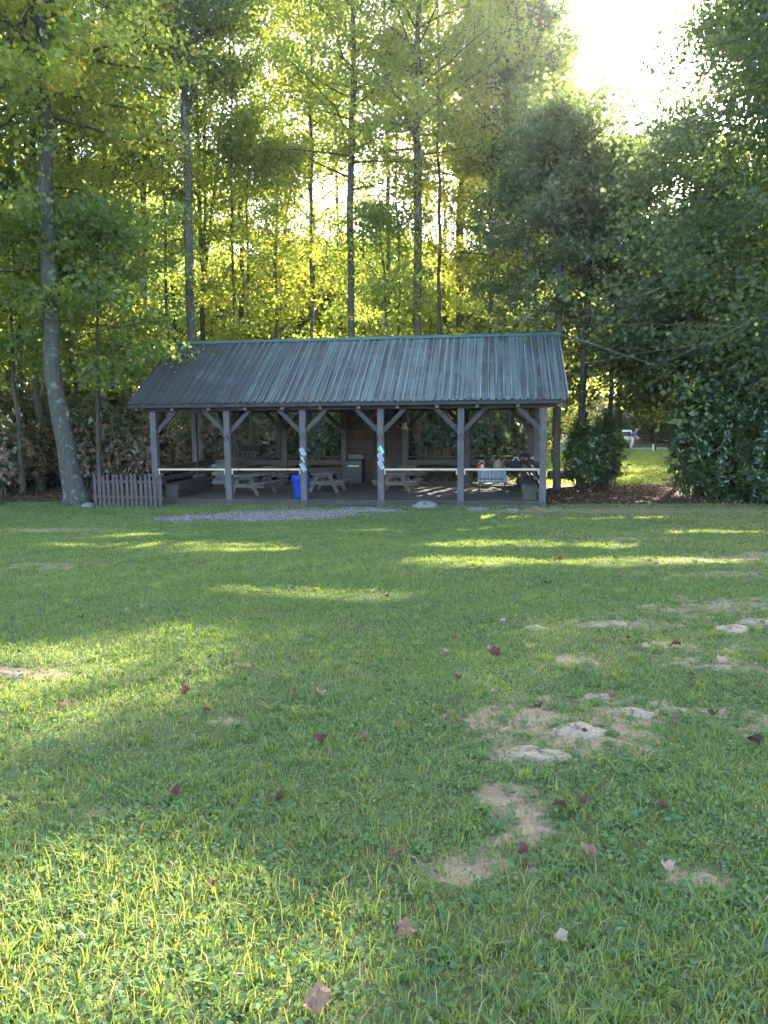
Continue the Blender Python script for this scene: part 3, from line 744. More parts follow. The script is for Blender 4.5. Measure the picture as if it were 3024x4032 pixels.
def pic(t,r):
    for (x0,x1,z0,z1,mm) in ((-.135,-.03,-.062,-.005,'yellow'),(-.13,.03,-.03,.02,'green'),(-.09,.10,0,.05,'sky_blue'),(.02,.09,-.06,-.02,'green'),(.06,.135,-.062,-.035,'yellow')):
        MB().box(x0,x1,-.0045-.0004*(x0*10),-.0025,z0,z1).build('picture',M[mm],t).rotation_euler=(0,r,0)
    MB().box(-.138,-.095,-.0075,-.006,-.066,-.01).build('picture',M['plateb'],t).rotation_euler=(0,r,0)
plate(3,HD+1.56,'plate',None,None,'picture number plate with green and yellow scenery on the fourth post',.01,extra=pic)
plate(3,HD+1.33,'plateg','inkt','G27A','pale green number plate in the middle of the fourth post trio',.0)
plate(3,HD+1.10,'plate','ink','E46J','white and blue number plate lowest on the fourth shelter post',.01)
# things on the cabin wall
yw=D+.10
t=thing('oval_sign','round ringed wall sign with an orange emblem high on the cabin wall','sign',sl(2*S+1.42,yw,2.62),-YAW)
mb=MB(); ring=[(.66*math.cos(2*PI*j/40),0,.42*math.sin(2*PI*j/40)) for j in range(41)]
mb.tube(ring,.014,6,False); mb.build('rim',M['cabinet'],t)
mb=MB(); V_=[(.65*math.cos(2*PI*j/40),0,.41*math.sin(2*PI*j/40)) for j in range(40)]; V2=[(x,.012,z) for x,y,z in V_]
mb.add(V_+V2,[tuple(range(40)),tuple(range(79,39,-1))]+[(j,j+40,(j+1)%40+40,(j+1)%40) for j in range(40)]).build('sign_board',M['cabin'],t)
mb=MB(); arc=[(-.10+.24*math.cos(R(x_)),-.012,.02+.22*math.sin(R(x_))) for x_ in range(20,300,20)]
mb.tube(arc,[.02+.055*math.sin(PI*i_/(len(arc)-1)) for i_ in range(len(arc))],8); 
for i_,vv in enumerate(mb.v): mb.v[i_]=(vv[0],vv[1]*.2-.004,vv[2])
mb.build('emblem',M['orange'],t)
def frame(loc,w,h,label,m1,m2,name='framed_picture'):
    t=thing(name,label,'picture',loc,-YAW,'framed pictures on the cabin wall')
    mb=MB(); e=.03; mb.box(-w/2,w/2,-.02,.0,h/2-e,h/2); mb.box(-w/2,w/2,-.02,.0,-h/2,-h/2+e); mb.box(-w/2,-w/2+e,-.02,0,-h/2+e,h/2-e); mb.box(w/2-e,w/2,-.02,0,-h/2+e,h/2-e)
    mb.build('frame',M[m1],t); 
    mb=MB(); mb.box(-w/2+e,w/2-e,-.008,-.002,-h/2+e,h/2-e); mb.build('picture',M[m2],t)
frame(sl(2*S+.62,D+.095,1.98),.44,.27,'dark framed board left of the lattice door on the cabin wall','redwood','cabin')
frame(sl(3*S-.25,D+.085,2.42),.22,.26,'small pale framed picture at the right end of the cabin wall','redwood','sack')
t=thing('dinner_triangle','iron dinner triangle hanging on the cabin wall right of the fourth post','triangle',sl(3*S-.62,D+.06,1.72),-YAW)
MB().tube([(.03,0,.36),(.24,0,0),(-.24,0,0),(-.02,0,.36)],.011,6).build('triangle_bar',M['cabinet'],t)
MB().tube([(0,0,.37),(0,0,.48)],.008,5).build('hook',M['rust'],t); MB().tube([(-.06,-.02,.30),(-.06,-.02,-.12)],.008,5).build('striker',M['cabinet'],t)
t=thing('hanging_bell','pale metal bell hanging from the back post right of the cabin wall','bell',sl(3*S+.02,D-.30,2.28),-YAW)
MB().lathe([(.03,.26),(.07,.24),(.095,.15),(.11,.06),(.15,.0),(.16,-.02),(.15,-.025),(.10,0)],18).build('bell_body',M['bell'],t,True)
MB().tube([(0,0,.25),(0,0,.40),(0,.22,.40)],.012,6).build('bracket',M['iron'],t); MB().tube([(0,0,.1),(0,0,-.05)],[.008,.022],6).build('clapper',M['iron'],t)
t=thing('water_jug','small white jug standing on the deck behind the backpack table','jug'); MB().lathe([(.07,0),(.08,.05),(.08,.16),(.03,.21),(.03,.24)],14).build('jug_body',M['white'],t,True); MB().lathe([(.034,.241),(.034,.265)],10).build('cap',M['blue'],t); place(t,1996,1897)

# picket fence
def picket_fence(name,label,n_,sp,h,w,mt,loc,rz,grp=None):
    t=thing(name,label,'picket fence',loc,rz,grp)
    for k in range(n_):
        x=k*sp; hh=h*(1+.03*math.sin(k*2.3)); p=[(-w/2,0),(w/2,0),(w/2,hh-.16),(w*.32,hh-.125),(w*.62,hh-.08),(0,hh),(-w*.62,hh-.08),(-w*.32,hh-.125),(-w/2,hh-.16)]
        o=MB().prism(p,-.011,.011).build('picket',M[mt],t); o.location=(x,0,-.03+.02*math.sin(k*1.7)); o.rotation_euler=(.02*math.sin(k*3.1),.025*math.sin(k*1.9),0)
    for z in (h*.28,h*.74): MB().box(-.04,(n_-1)*sp+.1,.013,.05,z-.04,z+.04).build('fence_rail',M[mt],t)
    MB().box(-.09,-.0,.052,.14,0,h*.95).build('fence_post',M[mt],t)
    return t
p0=g(378,1992); p1=g(632,1997)
d_=Vector((p1.x-p0.x,p1.y-p0.y,0))
picket_fence('picket_fence','weathered grey picket fence running left from the shelter front corner',15,d_.length/14,1.06,.095,'picket',p0,math.atan2(d_.y,d_.x))
q=sl(3*S+.55,D+.9,0); q.z=0
picket_fence('picket_fence','dark picket fence seen through the shelter between the cabin and the rocking chairs',9,.13,1.45,.07,'darkwood',q,-YAW)

# ------------------------------------------------------------------ foliage builders
MAPLE=np.array([(0,-.42),(.30,-.36),(.50,-.22),(.36,.02),(.62,.34),(.26,.36),(0,.80),(-.26,.36),(-.62,.34),(-.36,.02),(-.50,-.22),(-.30,-.36)],float)
OVAL=np.array([(0,-.6),(.30,-.25),(.36,.15),(0,.7),(-.36,.15),(-.30,-.25)],float)
LONG=np.array([(0,-.02),(.13,.25),(.15,.6),(0,1.0),(-.15,.6),(-.13,.25)],float)
def unit(a): return a/np.maximum(np.linalg.norm(a,axis=-1,keepdims=True),1e-6)
def leaf_arrays(P,Nn,size,tpl,T=None,fold=.25,r=rng):
    n=len(P); Nn=unit(Nn)
    T=r.normal(size=(n,3)) if T is None else T
    T=unit(T-Nn*(T*Nn).sum(-1,keepdims=True)); B=np.cross(Nn,T)
    k=len(tpl); x=tpl[:,0][None,:,None]; y=tpl[:,1][None,:,None]; z=-fold*np.abs(x)-.12*y*y*np.ones_like(x)
    V=P[:,None,:]+size[:,None,None]*(x*B[:,None,:]+y*T[:,None,:]+z*Nn[:,None,:])
    return V.reshape(-1,3),k
def leaf_mesh(name,P,Nn,size,tone,tpl,T=None,fold=.25,r=rng):
    V,k=leaf_arrays(P,Nn,size,tpl,T,fold,r); n=len(P)
    return fastmesh(name,V,np.arange(n*k),np.full(n,k),{'tone':np.repeat(tone,k)})

def interp(pts,z):
    for a,b in zip(pts[:-1],pts[1:]):
        if z<=b[2] or b is pts[-1]:
            f=(z-a[2])/max(b[2]-a[2],1e-4); return [a[i]+(b[i]-a[i])*f for i in range(4)]
def tree(label,spine,lo,hi,rad,nl,nleaf,size=.15,leafm='leaf',barkm='bark',group=None,tone=(.35,.18),seed=0,az=None,tpl=None,elev=(12,60),name='broadleaf_tree',tw=9,cat='tree',cull=True,patch=0,extra_stems=(),shape=None,spread=.16,base=None):
    """spine: (x,y,z,r) world points from the ground up"""
    r=np.random.default_rng(seed+100); rd=random.Random(seed)
    b0=Vector(spine[0][:3]); t=thing(name,label,cat,b0,0,group)
    loc=[(p[0]-b0.x,p[1]-b0.y,p[2]-b0.z,p[3]) for p in spine]
    mb=MB()
    # finer wavering spine
    pts=[];rr=[]
    for a,b in zip(loc[:-1],loc[1:]):
        k=max(2,int((b[2]-a[2])/1.2))
        for i_ in range(k):
            f=i_/k; wob=min(1,(a[2]+(b[2]-a[2])*f)/3)*.035
            pts.append((a[0]+(b[0]-a[0])*f+r.normal()*wob,a[1]+(b[1]-a[1])*f+r.normal()*wob,a[2]+(b[2]-a[2])*f)); rr.append(a[3]+(b[3]-a[3])*f)
    pts.append(loc[-1][:3]); rr.append(loc[-1][3])
    # root flare
    pts.insert(1,(pts[0][0],pts[0][1],pts[0][2]+.28)); rr.insert(1,rr[0]*1.06); rr[0]*=1.45; pts[0]=(pts[0][0],pts[0][1],pts[0][2]-.12)
    mb.tube(pts,rr,10)
    for st in extra_stems: mb.tube([s_[:3] for s_ in st],[s_[3] for s_ in st],7)
    P=[];limbs=MB(); rs=.15 if az is not None else 1
    H=loc[-1][2]; lo_=lo; hi_=min(hi,H)
    for k in range(nl):
        f=(k+rd.random())/nl; f=f**.92; z=lo_+(hi_-lo_)*f
        c=interp(loc,z)
        if az is None: a=k*2.399+rd.uniform(-.4,.4)
        else: a=rd.uniform(*az)
        sh=(math.sin(PI*min(1,.18+.82*f))**.7) if shape is None else shape(f)
        Lr=rad*sh*rd.uniform(.7,1.15)
        e=R(elev[0]+(elev[1]-elev[0])*f+rd.uniform(-10,10))
        d=Vector((math.cos(a)*math.cos(e),math.sin(a)*math.cos(e),math.sin(e)))
        q0=Vector(c[:3]); lp=[q0]
        for j in range(1,6):
            s=j/5; q=q0+d*(Lr*s)+Vector((rd.uniform(-1,1)*.07*Lr*s,rd.uniform(-1,1)*.07*Lr*s,(-.08*Lr*s*s if e<.35 else .06*Lr*s)))
            lp.append(q)
        r0=max(.012,min(c[3]*.42,.012+.014*Lr*rs)); limbs.tube(lp,[r0*(1-.8*j/5) for j in range(6)],5,False)
        side=Vector((-math.sin(a),math.cos(a),0))
        for j in range(tw):
            s=.22+.78*(j+rd.random())/tw; i0=min(4,int(s*5)); A=lp[i0].lerp(lp[i0+1],s*5-i0)
            tl=Lr*(.18+.30*(1-abs(s-.5)))*rd.uniform(.6,1.2)
            B=A+(side*(1 if j%2 else -1)*rd.uniform(.5,1)+d*.7+Vector((0,0,rd.uniform(-.5,.6)))).normalized()*tl
            if j%2==0 and nleaf>3000: limbs.tube([A,A.lerp(B,.5)+Vector((0,0,.04)),B],[.012,.009,.005],4,False)
            P.append((A,B))
    allv=mb
    k0=len(allv.v); allv.v+=limbs.v; allv.f+=[tuple(i_+k0 for i_ in f) for f in limbs.f]
    allv.build('trunk',M[barkm],t,True)
    A=np.array([tuple(a) for a,b in P]);B=np.array([tuple(b) for a,b in P])
    idx=r.integers(0,len(P),nleaf); u=r.random(nleaf)**.6
    Q=A[idx]+(B-A)[idx]*u[:,None]+r.normal(size=(nleaf,3))*np.array([spread*1.35,spread*1.35,spread*1.25])
    W=Q+np.array(b0)
    if cull:
        k=shaft_mask(W); Q=Q[k]; idx=idx[k]; nleaf=len(Q)
    tn=np.clip(tone[0]+tone[1]*r.normal(size=nleaf)+.12*np.sin(idx*.37),0,.93)
    if patch:
        pm=(np.sin(idx*1.7)>1-patch*2); tn[pm]=np.clip(.86+.06*r.normal(size=pm.sum()),.7,.97)
    Nn=r.normal(size=(nleaf,3))*.8+np.array([0,0,.55]); sz=size*r.uniform(.6,1.15,nleaf)
    me=leaf_mesh('crown',Q,Nn,sz,tn,MAPLE if tpl is None else tpl,r=r)
    link('crown',me,M[leafm],t)
    return t
def sp2(u0,v0,Yd,r0,tops,base=None):
    """spine through photo points at depth Yd; tops: (u,v,r)"""
    p=at(u0,v0,Yd); out=[]
    q=at(tops[0][0],tops[0][1],Yd)
    z0=float(gz(p.x,Yd)); 
    bx=p.x
    out=[(bx,Yd,z0-.05,r0)]
    for (u,v,rr) in tops:
        q=at(u,v,Yd); out.append((q.x,q.y,q.z,rr))
    return out

HT='tall trees standing behind the shelter'
# leaning tree left of the fence
sp_=[(*g(303,1985)[:3],.40)]
yd=sp_[0][1]
for u,v,r_ in ((272,1840,.31),(240,1680,.285),(213,1470,.26),(203,1300,.25),(193,1000,.24),(182,729,.225),(172,450,.20),(166,200,.17),(160,0,.15),(158,-500,.08),(160,-750,.03)):
    q=at(u,v,yd); sp_.append((q.x,q.y,q.z,r_))
tree('big leaning grey trunked tree rooted beside the picket fence',sp_,12.0,26,5.2,46,32000,.125,'leaf','barkgrey',seed=1,patch=.12,tone=(.5,.22),elev=(-5,45))
# its low bough reaching right over the roof end
# tree list: u,v,depth,base r, tops, lo,hi,rad,nl,nleaf,...
def T(label,u,v,Yd,r0,tops,lo,hi,rad,nl,nleaf,**k): return tree(label,sp2(u,v,Yd,r0,tops),lo,hi,rad,nl,int(nleaf*.95),.12,**k)
T('tall pale trunked tree with lichen bark behind the left end of the roof',787,1820,32,.25,[(753,1345,.20),(745,1000,.19),(738,700,.17),(728,400,.15),(718,0,.11),(715,-300,.05)],16.5,25.5,4.6,40,22000,barkm='barkpale',seed=2,tone=(.3,.18),group=HT,leafm='leafdark',
  extra_stems=([(.1,0,15.2,.1),(.45,.2,17,.09),(.5,.2,20,.07),(.7,.3,24,.03)],))
T('dark straight tree behind the roof, left of the widest patch of open sky',1398,1820,32,.17,[(1390,1345,.15),(1385,1000,.145),(1377,820,.14),(1390,350,.11),(1395,0,.09),(1397,-350,.03)],12,25,4.6,40,22000,seed=3,tone=(.45,.2),group=HT)
T('straight reddish trunk tree behind the roof, right of the widest patch of open sky',1645,1820,32.5,.20,[(1643,1345,.19),(1641,900,.175),(1640,520,.15),(1650,0,.10),(1652,-300,.03)],13.5,27,4.8,40,21000,barkm='barkred',seed=4,tone=(.5,.2),group=HT)
T('forked tree with a faint thick trunk among bright leaves right of the reddish trunk',1800,1820,39,.23,[(1810,1320,.22),(1815,900,.20),(1822,600,.17),(1850,0,.1),(1855,-250,.03)],13,28,4.3,38,18000,seed=5,tone=(.5,.2),leafm='leafbright',group=HT)
T('slim straight dark tree with a narrow bright yellow crown behind the roof',1930,1820,33,.12,[(1932,1316,.11),(1938,700,.09),(1950,300,.06),(1962,-120,.02)],8,21,2.9,40,17000,seed=6,tone=(.6,.2),leafm='leafbright',group=HT,elev=(10,60))
T('dark trunk tree rising behind the gap between leaning tree and pale trunk',590,1800,36,.2,[(577,1345,.16),(565,700,.14),(560,300,.1),(560,0,.05)],8,22,4.2,34,18000,seed=7,tone=(.35,.18),group=HT,leafm='leafdark')
T('multi stemmed dark tree fanning out just right of the pale trunk',800,1820,35,.15,[(800,1345,.12),(798,1000,.11),(785,700,.09),(770,300,.06),(765,-100,.02)],11,23,4.0,34,18000,seed=8,tone=(.3,.18),group=HT,leafm='leafdark',
  extra_stems=([(.1,0,4.5,.1),(.35,0,9,.09),(1.0,0,13,.07),(1.5,0,16.5,.05),(2.2,0,21,.02)],[(.1,0,4,.09),(.2,.1,8,.09),(.5,.2,12,.07),(.7,.2,18,.04)]))
T('slender dark tree standing above the third bay of the shelter roof',1097,1820,33,.085,[(1090,1345,.08),(1085,900,.06),(1100,600,.03)],4.5,15,3.4,32,13000,seed=9,tone=(.6,.2),group=HT)
T('thin tree with a pale green crown between the dark and the reddish trunks',1530,1820,32,.07,[(1525,1345,.06),(1515,1100,.05),(1490,850,.02)],5,11,2.6,26,7500,seed=10,tone=(.3,.15),group=HT)
T('thin dark tree beyond the second bay of the shelter roof',985,1820,33,.08,[(982,1345,.07),(975,900,.05),(985,500,.03)],5,16,3.2,30,11000,seed=11,tone=(.5,.2),group=HT)
T('thin leaning tree above the fifth bay of the roof',2002,1820,33.5,.08,[(2020,1345,.07),(2060,900,.04),(2080,700,.02)],5,15,3.0,28,10500,seed=12,tone=(.45,.2),group=HT)
T('dark thin tree beside the slim yellow crowned one',1885,1820,38,.12,[(1890,1330,.11),(1900,800,.08),(1905,500,.03)],7,18,3.4,28,10500,seed=13,tone=(.55,.2),leafm='leafbright',group=HT)
T('dark trunk tree left of the leaning tree among the leaves',150,1800,29,.17,[(140,1345,.15),(130,700,.13),(120,200,.08),(118,-100,.03)],6,21,4.4,34,20000,seed=14,tone=(.45,.2),group=HT,patch=.08)
T('dark trunk tree just right of the leaning tree',300,1800,31,.14,[(285,1345,.13),(278,700,.1),(270,300,.06)],5,19,4.4,34,18000,seed=15,tone=(.5,.2),group=HT,patch=.05,leafm='leafbright')
sp_=[(*g(-42,1990)[:3],.35)]; 
for u,v,r_ in ((-70,1800,.27),(-100,1400,.25),(-120,700,.2),(-130,0,.12),(-130,-300,.04)):
    q=at(u,v,sp_[0][1]); sp_.append((q.x,q.y,q.z,r_))
tree('tree at the far left edge whose root flare just enters the photo',sp_,6,22,4.6,36,26000,.14,seed=16,tone=(.45,.2),patch=.06)
for u_,yd_,lo_,zt_,sd_,lb_ in ((1225,39,9,25,90,'tall tree filling the crowns between the third bay tree and the dark straight trunk'),(950,38,9,26,91,'tall tree with a fine leaved crown right of the multi stemmed tree'),(1520,41,17,30,92,'tall tree whose crown closes the sky above the widest sky gap'),(430,37,7,26,93,'tall tree filling the crowns between leaning tree and pale trunk'),(1990,40,9,25,94,'tall tree crowding the yellow crown at the edge of the open sky'),(680,40,8,27,95,'tall tree hidden behind the pale trunk'),(20,36,5,24,96,'tall tree behind the left photo edge'),(1330,44,8,22,97,'tree standing deep behind the dark straight trunk'),(1740,44,8,22,98,'tree standing deep between the reddish and the forked trunks'),(2068,36,7,20.5,84,'tall tree at the very edge of the wood beside the open sky'),(2030,35,9,19,85,'crowded tree just inside the right edge of the tall wood'),(1120,42,16,29,99,'tall thin crowned tree high above the middle of the roof')):
    p_=at(u_,1345,yd_); tree(lb_,[(p_.x,yd_,-.05,.15),(p_.x+.2,yd_,zt_*.5,.11),(p_.x,yd_,zt_,.02)],lo_,zt_-.5,4.0,34,9500,.13,'leaf' if sd_%2 else 'leafbright','bark',HT,seed=sd_,tone=(.35,.2))
for u_,yd_,r_,lo_,zt_,sd_,lb_ in ((425,33,.09,13,22,110,'slender straight tree halfway between the leaning tree and the pale trunk'),(655,34,.08,12,22,111,'slender tree just left of the pale trunk'),(905,33,.075,12,21,112,'slender tree between the multi stemmed and the second bay trees'),(1225,33,.085,14,23,113,'slender tree midway between the third bay tree and the dark straight trunk'),(1730,33.5,.09,13,23,114,'slender tree between the reddish and the forked trunks'),(1575,34,.06,11,19,115,'very thin tree close left of the reddish trunk'),(2105,33,.08,9,18,116,'slender tree above the right end of the roof'),(60,30,.12,12,22,117,'slender tree at the far left of the wood')):
    p_=at(u_,1345,yd_); q_=at(u_+(sd_*37%50-25),300,yd_); tree(lb_,[(p_.x,yd_,-.05,r_),(p_.x*.6+q_.x*.4,yd_,zt_*.5,r_*.8),(q_.x,yd_,zt_,.02)],lo_,zt_-.3,2.6,26,7000,.13,'leafbright' if sd_%2 else 'leaf','bark',HT,seed=sd_,tone=(.4,.2))
# right of the shelter
T('slim dark trunk close to the right end of the shelter',2192,1925,26.8,.14,[(2196,1600,.125),(2206,1200,.11),(2215,900,.09),(2205,640,.05),(2205,480,.02)],7.6,13.2,2.8,34,18000,seed=17,tone=(.3,.15),leafm='leafdark')
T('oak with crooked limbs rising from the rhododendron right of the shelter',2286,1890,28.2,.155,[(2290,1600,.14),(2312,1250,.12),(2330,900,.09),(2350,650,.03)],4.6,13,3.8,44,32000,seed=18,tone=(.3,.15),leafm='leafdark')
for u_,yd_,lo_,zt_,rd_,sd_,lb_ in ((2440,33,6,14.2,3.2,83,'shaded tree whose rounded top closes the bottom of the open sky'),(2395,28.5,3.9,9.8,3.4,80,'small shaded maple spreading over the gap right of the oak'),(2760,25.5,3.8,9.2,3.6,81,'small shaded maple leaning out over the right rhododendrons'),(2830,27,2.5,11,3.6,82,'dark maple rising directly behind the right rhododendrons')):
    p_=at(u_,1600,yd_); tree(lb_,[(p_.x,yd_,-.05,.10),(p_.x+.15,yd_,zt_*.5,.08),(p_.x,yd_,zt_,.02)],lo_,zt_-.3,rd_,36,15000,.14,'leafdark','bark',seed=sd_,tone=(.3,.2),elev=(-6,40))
T('bushy tree at the right edge of the bright crowns, beside the open sky',2070,1820,34,.15,[(2080,1345,.13),(2085,900,.11),(2090,350,.07),(2090,-100,.03)],5,22,3.2,50,42000,seed=19,tone=(.35,.15),leafm='leafdark',group=HT)
# big tree at the right edge, trunk outside the frame
bx=14.45; by=20.5
def bigr(f): return .80 if f<.08 else (1.16-1.05*(f-.08) if f<.40 else .76)
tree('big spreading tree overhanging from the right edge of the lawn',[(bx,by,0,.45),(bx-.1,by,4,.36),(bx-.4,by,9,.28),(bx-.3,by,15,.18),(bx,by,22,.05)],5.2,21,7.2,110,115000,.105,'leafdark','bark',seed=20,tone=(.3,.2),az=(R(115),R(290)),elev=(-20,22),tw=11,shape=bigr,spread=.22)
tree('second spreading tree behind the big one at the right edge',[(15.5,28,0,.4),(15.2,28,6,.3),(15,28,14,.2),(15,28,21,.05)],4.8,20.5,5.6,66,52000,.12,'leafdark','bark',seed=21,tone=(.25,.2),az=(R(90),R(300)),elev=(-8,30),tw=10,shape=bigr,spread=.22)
tree('tree outside the right edge of the lawn',[(19,13,0.6,.4),(19,13,8,.3),(19,13,24,.05)],5,24,6.5,50,24000,.18,seed=22,tone=(.3,.2))
tree('tree beyond the right edge beside the far lawn',[(22,32,0,.4),(22,32,8,.3),(22,32,25,.05)],4,25,7,50,24000,.2,'leafdark',seed=23,tone=(.3,.2))
# understory saplings behind the shelter
US='leafy saplings growing under the tall trees behind the shelter'
us=[(350,39,9,3.2),(520,36,7,2.6),(690,41,10,3.2),(930,40,8.5,3.2),(1200,40,10,3.2),(1330,37,6.5,2.6),(1480,42,9,3.2),(1600,38,6.5,2.4),(1740,43,10,3.2),(1860,37,6.5,2.4),(2020,41,8.5,3.2),(60,34,7,3.0),(180,38,10,3.2),(2180,44,11,3.4),(820,44,11,3.2),(1050,45,11,3.4)]
def sapling(u,Yd,H,rd_,seed,label,group,cull=True,leafm=None,nleaf=6000,size=.15):
    p=at(u,1500,Yd); x=p.x; z0=float(gz(x,Yd)); rr_=random.Random(seed); dx=rr_.uniform(-.6,.6)
    return tree(label,[(x,Yd,z0-.05,.07),(x+dx*.4,Yd,z0+H*.5,.05),(x+dx,Yd,z0+H,.015)],.8 if H<9 else 2,H,rd_,26,nleaf,size,leafm or ('leafbright' if seed%3 else 'leaf'),'bark',group,seed=seed,tone=(.5,.22),tpl=OVAL if Yd>38 else None,name='sapling_tree',tw=8,cull=cull)
for i_,(u,yd,h,rd_) in enumerate(us): sapling(u,yd,h,rd_,40+i_,'young bright leaved tree in the thicket behind the shelter',US)
# low leafy boughs: a young maple in front of the wood at left
tree('young maple with blue green leaves spilling over the left end of the roof',[(-10.2,26.5,.1,.09),(-10.0,26.2,3.5,.07),(-9.4,25.8,9.5,.02)],4.2,9.3,3.0,32,11000,.14,'leaf','bark',seed=30,tone=(.2,.15),elev=(-8,40))
tree('young maple reaching over the fence left of the leaning trunk',[(-13.2,27,.2,.1),(-13.3,27,4,.07),(-13,27,11,.02)],4.8,10.8,3.2,32,11000,.14,'leaf','bark',seed=31,tone=(.25,.15),elev=(-5,40))
tree('small maple with hanging yellow green leaves behind the gap to the far lawn',[(10.2,33,0,.12),(10.4,33,4,.09),(10.6,33,9,.02)],3.9,9,3.8,34,9000,.16,'leafbright','bark',seed=32,tone=(.35,.2),elev=(-6,25))
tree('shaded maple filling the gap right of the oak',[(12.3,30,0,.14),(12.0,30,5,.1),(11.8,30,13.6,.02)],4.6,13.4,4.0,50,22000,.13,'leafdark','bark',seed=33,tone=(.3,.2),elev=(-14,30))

# woods behind: shared meshes, individual trees
BG='trees of the wood far behind the shelter'
protos=[]
for s_ in range(4):
    t=tree('slender tree in the wood far behind the shelter',[(0,0,-.1,.16),(.2,0,6,.12),(0,.2,15,.03)],(1.0,2.5,3.5,1.5)[s_],15,(4.2,3.8,4.0,4.4)[s_],34,6500,.22,('leafbright','leaf','leafbright','leafdark')[s_],'bark',BG,seed=60+s_,tone=(.45,.22),tpl=OVAL,tw=8,cull=False); protos.append(t)
rr=random.Random(5); first=[True]*4; cnt=0
spots=[]
for row,(Yd,n_,hs) in enumerate(((47,13,.80),(55,14,.9),(66,17,.95),(76,18,1.15))):
    for k in range(n_):
        u=-500+3700*(k+rr.uniform(.15,.85))/n_
        x=at(u,1600,Yd).x
        if u>2120 and Yd<66: continue
        sc=hs*rr.uniform(.85,1.15)
        if u<900: sc*=1.35
        if abs(x-(-9+(Yd-31)*.5))<5: sc*=.8
        spots.append((x,Yd+rr.uniform(-2,2),sc))
for k in range(14): spots.append((-38+rr.uniform(0,16),14+k*3.2,1.3))      # wood wrapping round the left side
for k in range(12): spots.append((at(1080+k*85+rr.uniform(-25,25),1600,49).x,47+rr.uniform(0,4),rr.uniform(.78,1.0)))
for k in range(14): spots.append((at(1020+k*85+rr.uniform(-25,25),1600,56).x,54+rr.uniform(0,8),rr.uniform(.85,1.05)))
for k in range(9): spots.append((26+rr.uniform(0,14),20+k*5.5,1.35))
for k in range(12): spots.append((6+k*5.2+rr.uniform(-1.5,1.5),67.5+rr.uniform(0,4),rr.uniform(.95,1.2)))
for (x,y,sc) in spots:
    s_=rr.randrange(4); t=protos[s_]
    if not first[s_]: t=copy_tree(protos[s_])
    first[s_]=False
    t.location=(x,y,float(gz(x,y))-.05); t.scale=(sc*rr.uniform(.9,1.1),)*2+(sc,); t.rotation_euler=(0,0,rr.uniform(0,6.28))

# rhododendrons
def shrub_mesh(w,d,h,nt,ln,seed,brown=0,zlo=.15):
    r=np.random.default_rng(seed); th=r.random(nt)*2*PI; f=r.random(nt)
    # lumpy shell with some inner tips
    rad=(.55+.45*r.random(nt)**.5)*(1+.13*np.sin(3*th+seed)+.10*np.sin(7*th*1.0+9*f))
    z=zlo+(1-zlo)*f; prof=np.sqrt(np.clip(1-((z-.42)/.60)**2,0.02,1))
    P=np.stack([np.cos(th)*w/2*rad*prof,np.sin(th)*d/2*rad*prof,z*h*(.9+.12*np.sin(2*th+seed))],-1)
    axis=unit(np.stack([np.cos(th)*prof,np.sin(th)*prof,.9*np.ones(nt)],-1)+r.normal(size=(nt,3))*.25)
    m_=9; k=nt*m_; ax=np.repeat(axis,m_,0); Pc=np.repeat(P,m_,0); a=np.tile(np.arange(m_)*2*PI/m_,nt)+np.repeat(r.random(nt)*6,m_)
    u_=unit(np.cross(ax,np.array([.3,.2,1.]))); v_=np.cross(ax,u_); el=r.uniform(-.35,.75,k)
    D_=unit((u_*np.cos(a)[:,None]+v_*np.sin(a)[:,None])*np.cos(el)[:,None]+ax*np.sin(el)[:,None]-np.array([0,0,.25]))
    Nn=unit(ax-D_*(ax*D_).sum(-1,keepdims=True)+r.normal(size=(k,3))*.2)
    sz=ln*r.uniform(.65,1.15,k); tn=np.clip(.35+.2*r.normal(size=k),0,.84); wh=np.repeat(r.random(nt),m_)
    tn[r.random(k)>.965]=.93
    if brown:
        hz=np.clip(1-Pc[:,2]/(h*.75),0,1); b_=(np.repeat(r.random(nt),m_)<brown*(.35+1.1*hz)); tn[b_]=np.clip(.8+.14*r.normal(size=b_.sum()),.6,1); tn[~b_]=np.clip(tn[~b_]*.75,0,.45)
    lm=leaf_mesh('foliage',Pc,Nn,sz,tn,LONG,T=D_,fold=.35,r=r)
    mb=MB(); sel=r.choice(nt,min(nt,90),replace=False); rd=random.Random(seed)
    for i_ in sel:
        b=Vector((rd.uniform(-.28,.28)*w,rd.uniform(-.25,.25)*d,-.05)); e=Vector(P[i_]); m1=b.lerp(e,.4)+Vector((rd.uniform(-.15,.15)*w,rd.uniform(-.15,.15)*d,h*.08)); m2=b.lerp(e,.75)+Vector((rd.uniform(-.1,.1),rd.uniform(-.1,.1),h*.04))
        mb.tube([b,m1,m2,e],[.028,.020,.014,.006],5,False)
    return lm,mb.mesh('stems',True)
def stand(meshes,m,label,group,loc,rz,sc,name='rhododendron'):
    t=thing(name,label,'shrub',loc,rz,group); t.scale=sc
    link('foliage',meshes[0],m,t); link('stems',meshes[1],M['bark'],t); return t
A_=[shrub_mesh(4.2,3.2,3.9,2600,.135,200+k,brown=.62) for k in range(2)]
B_=[shrub_mesh(3.6,3.0,3.4,1300,.20,210+k) for k in range(2)]
LH='rhododendrons with brown withered leaves in the left hedge'
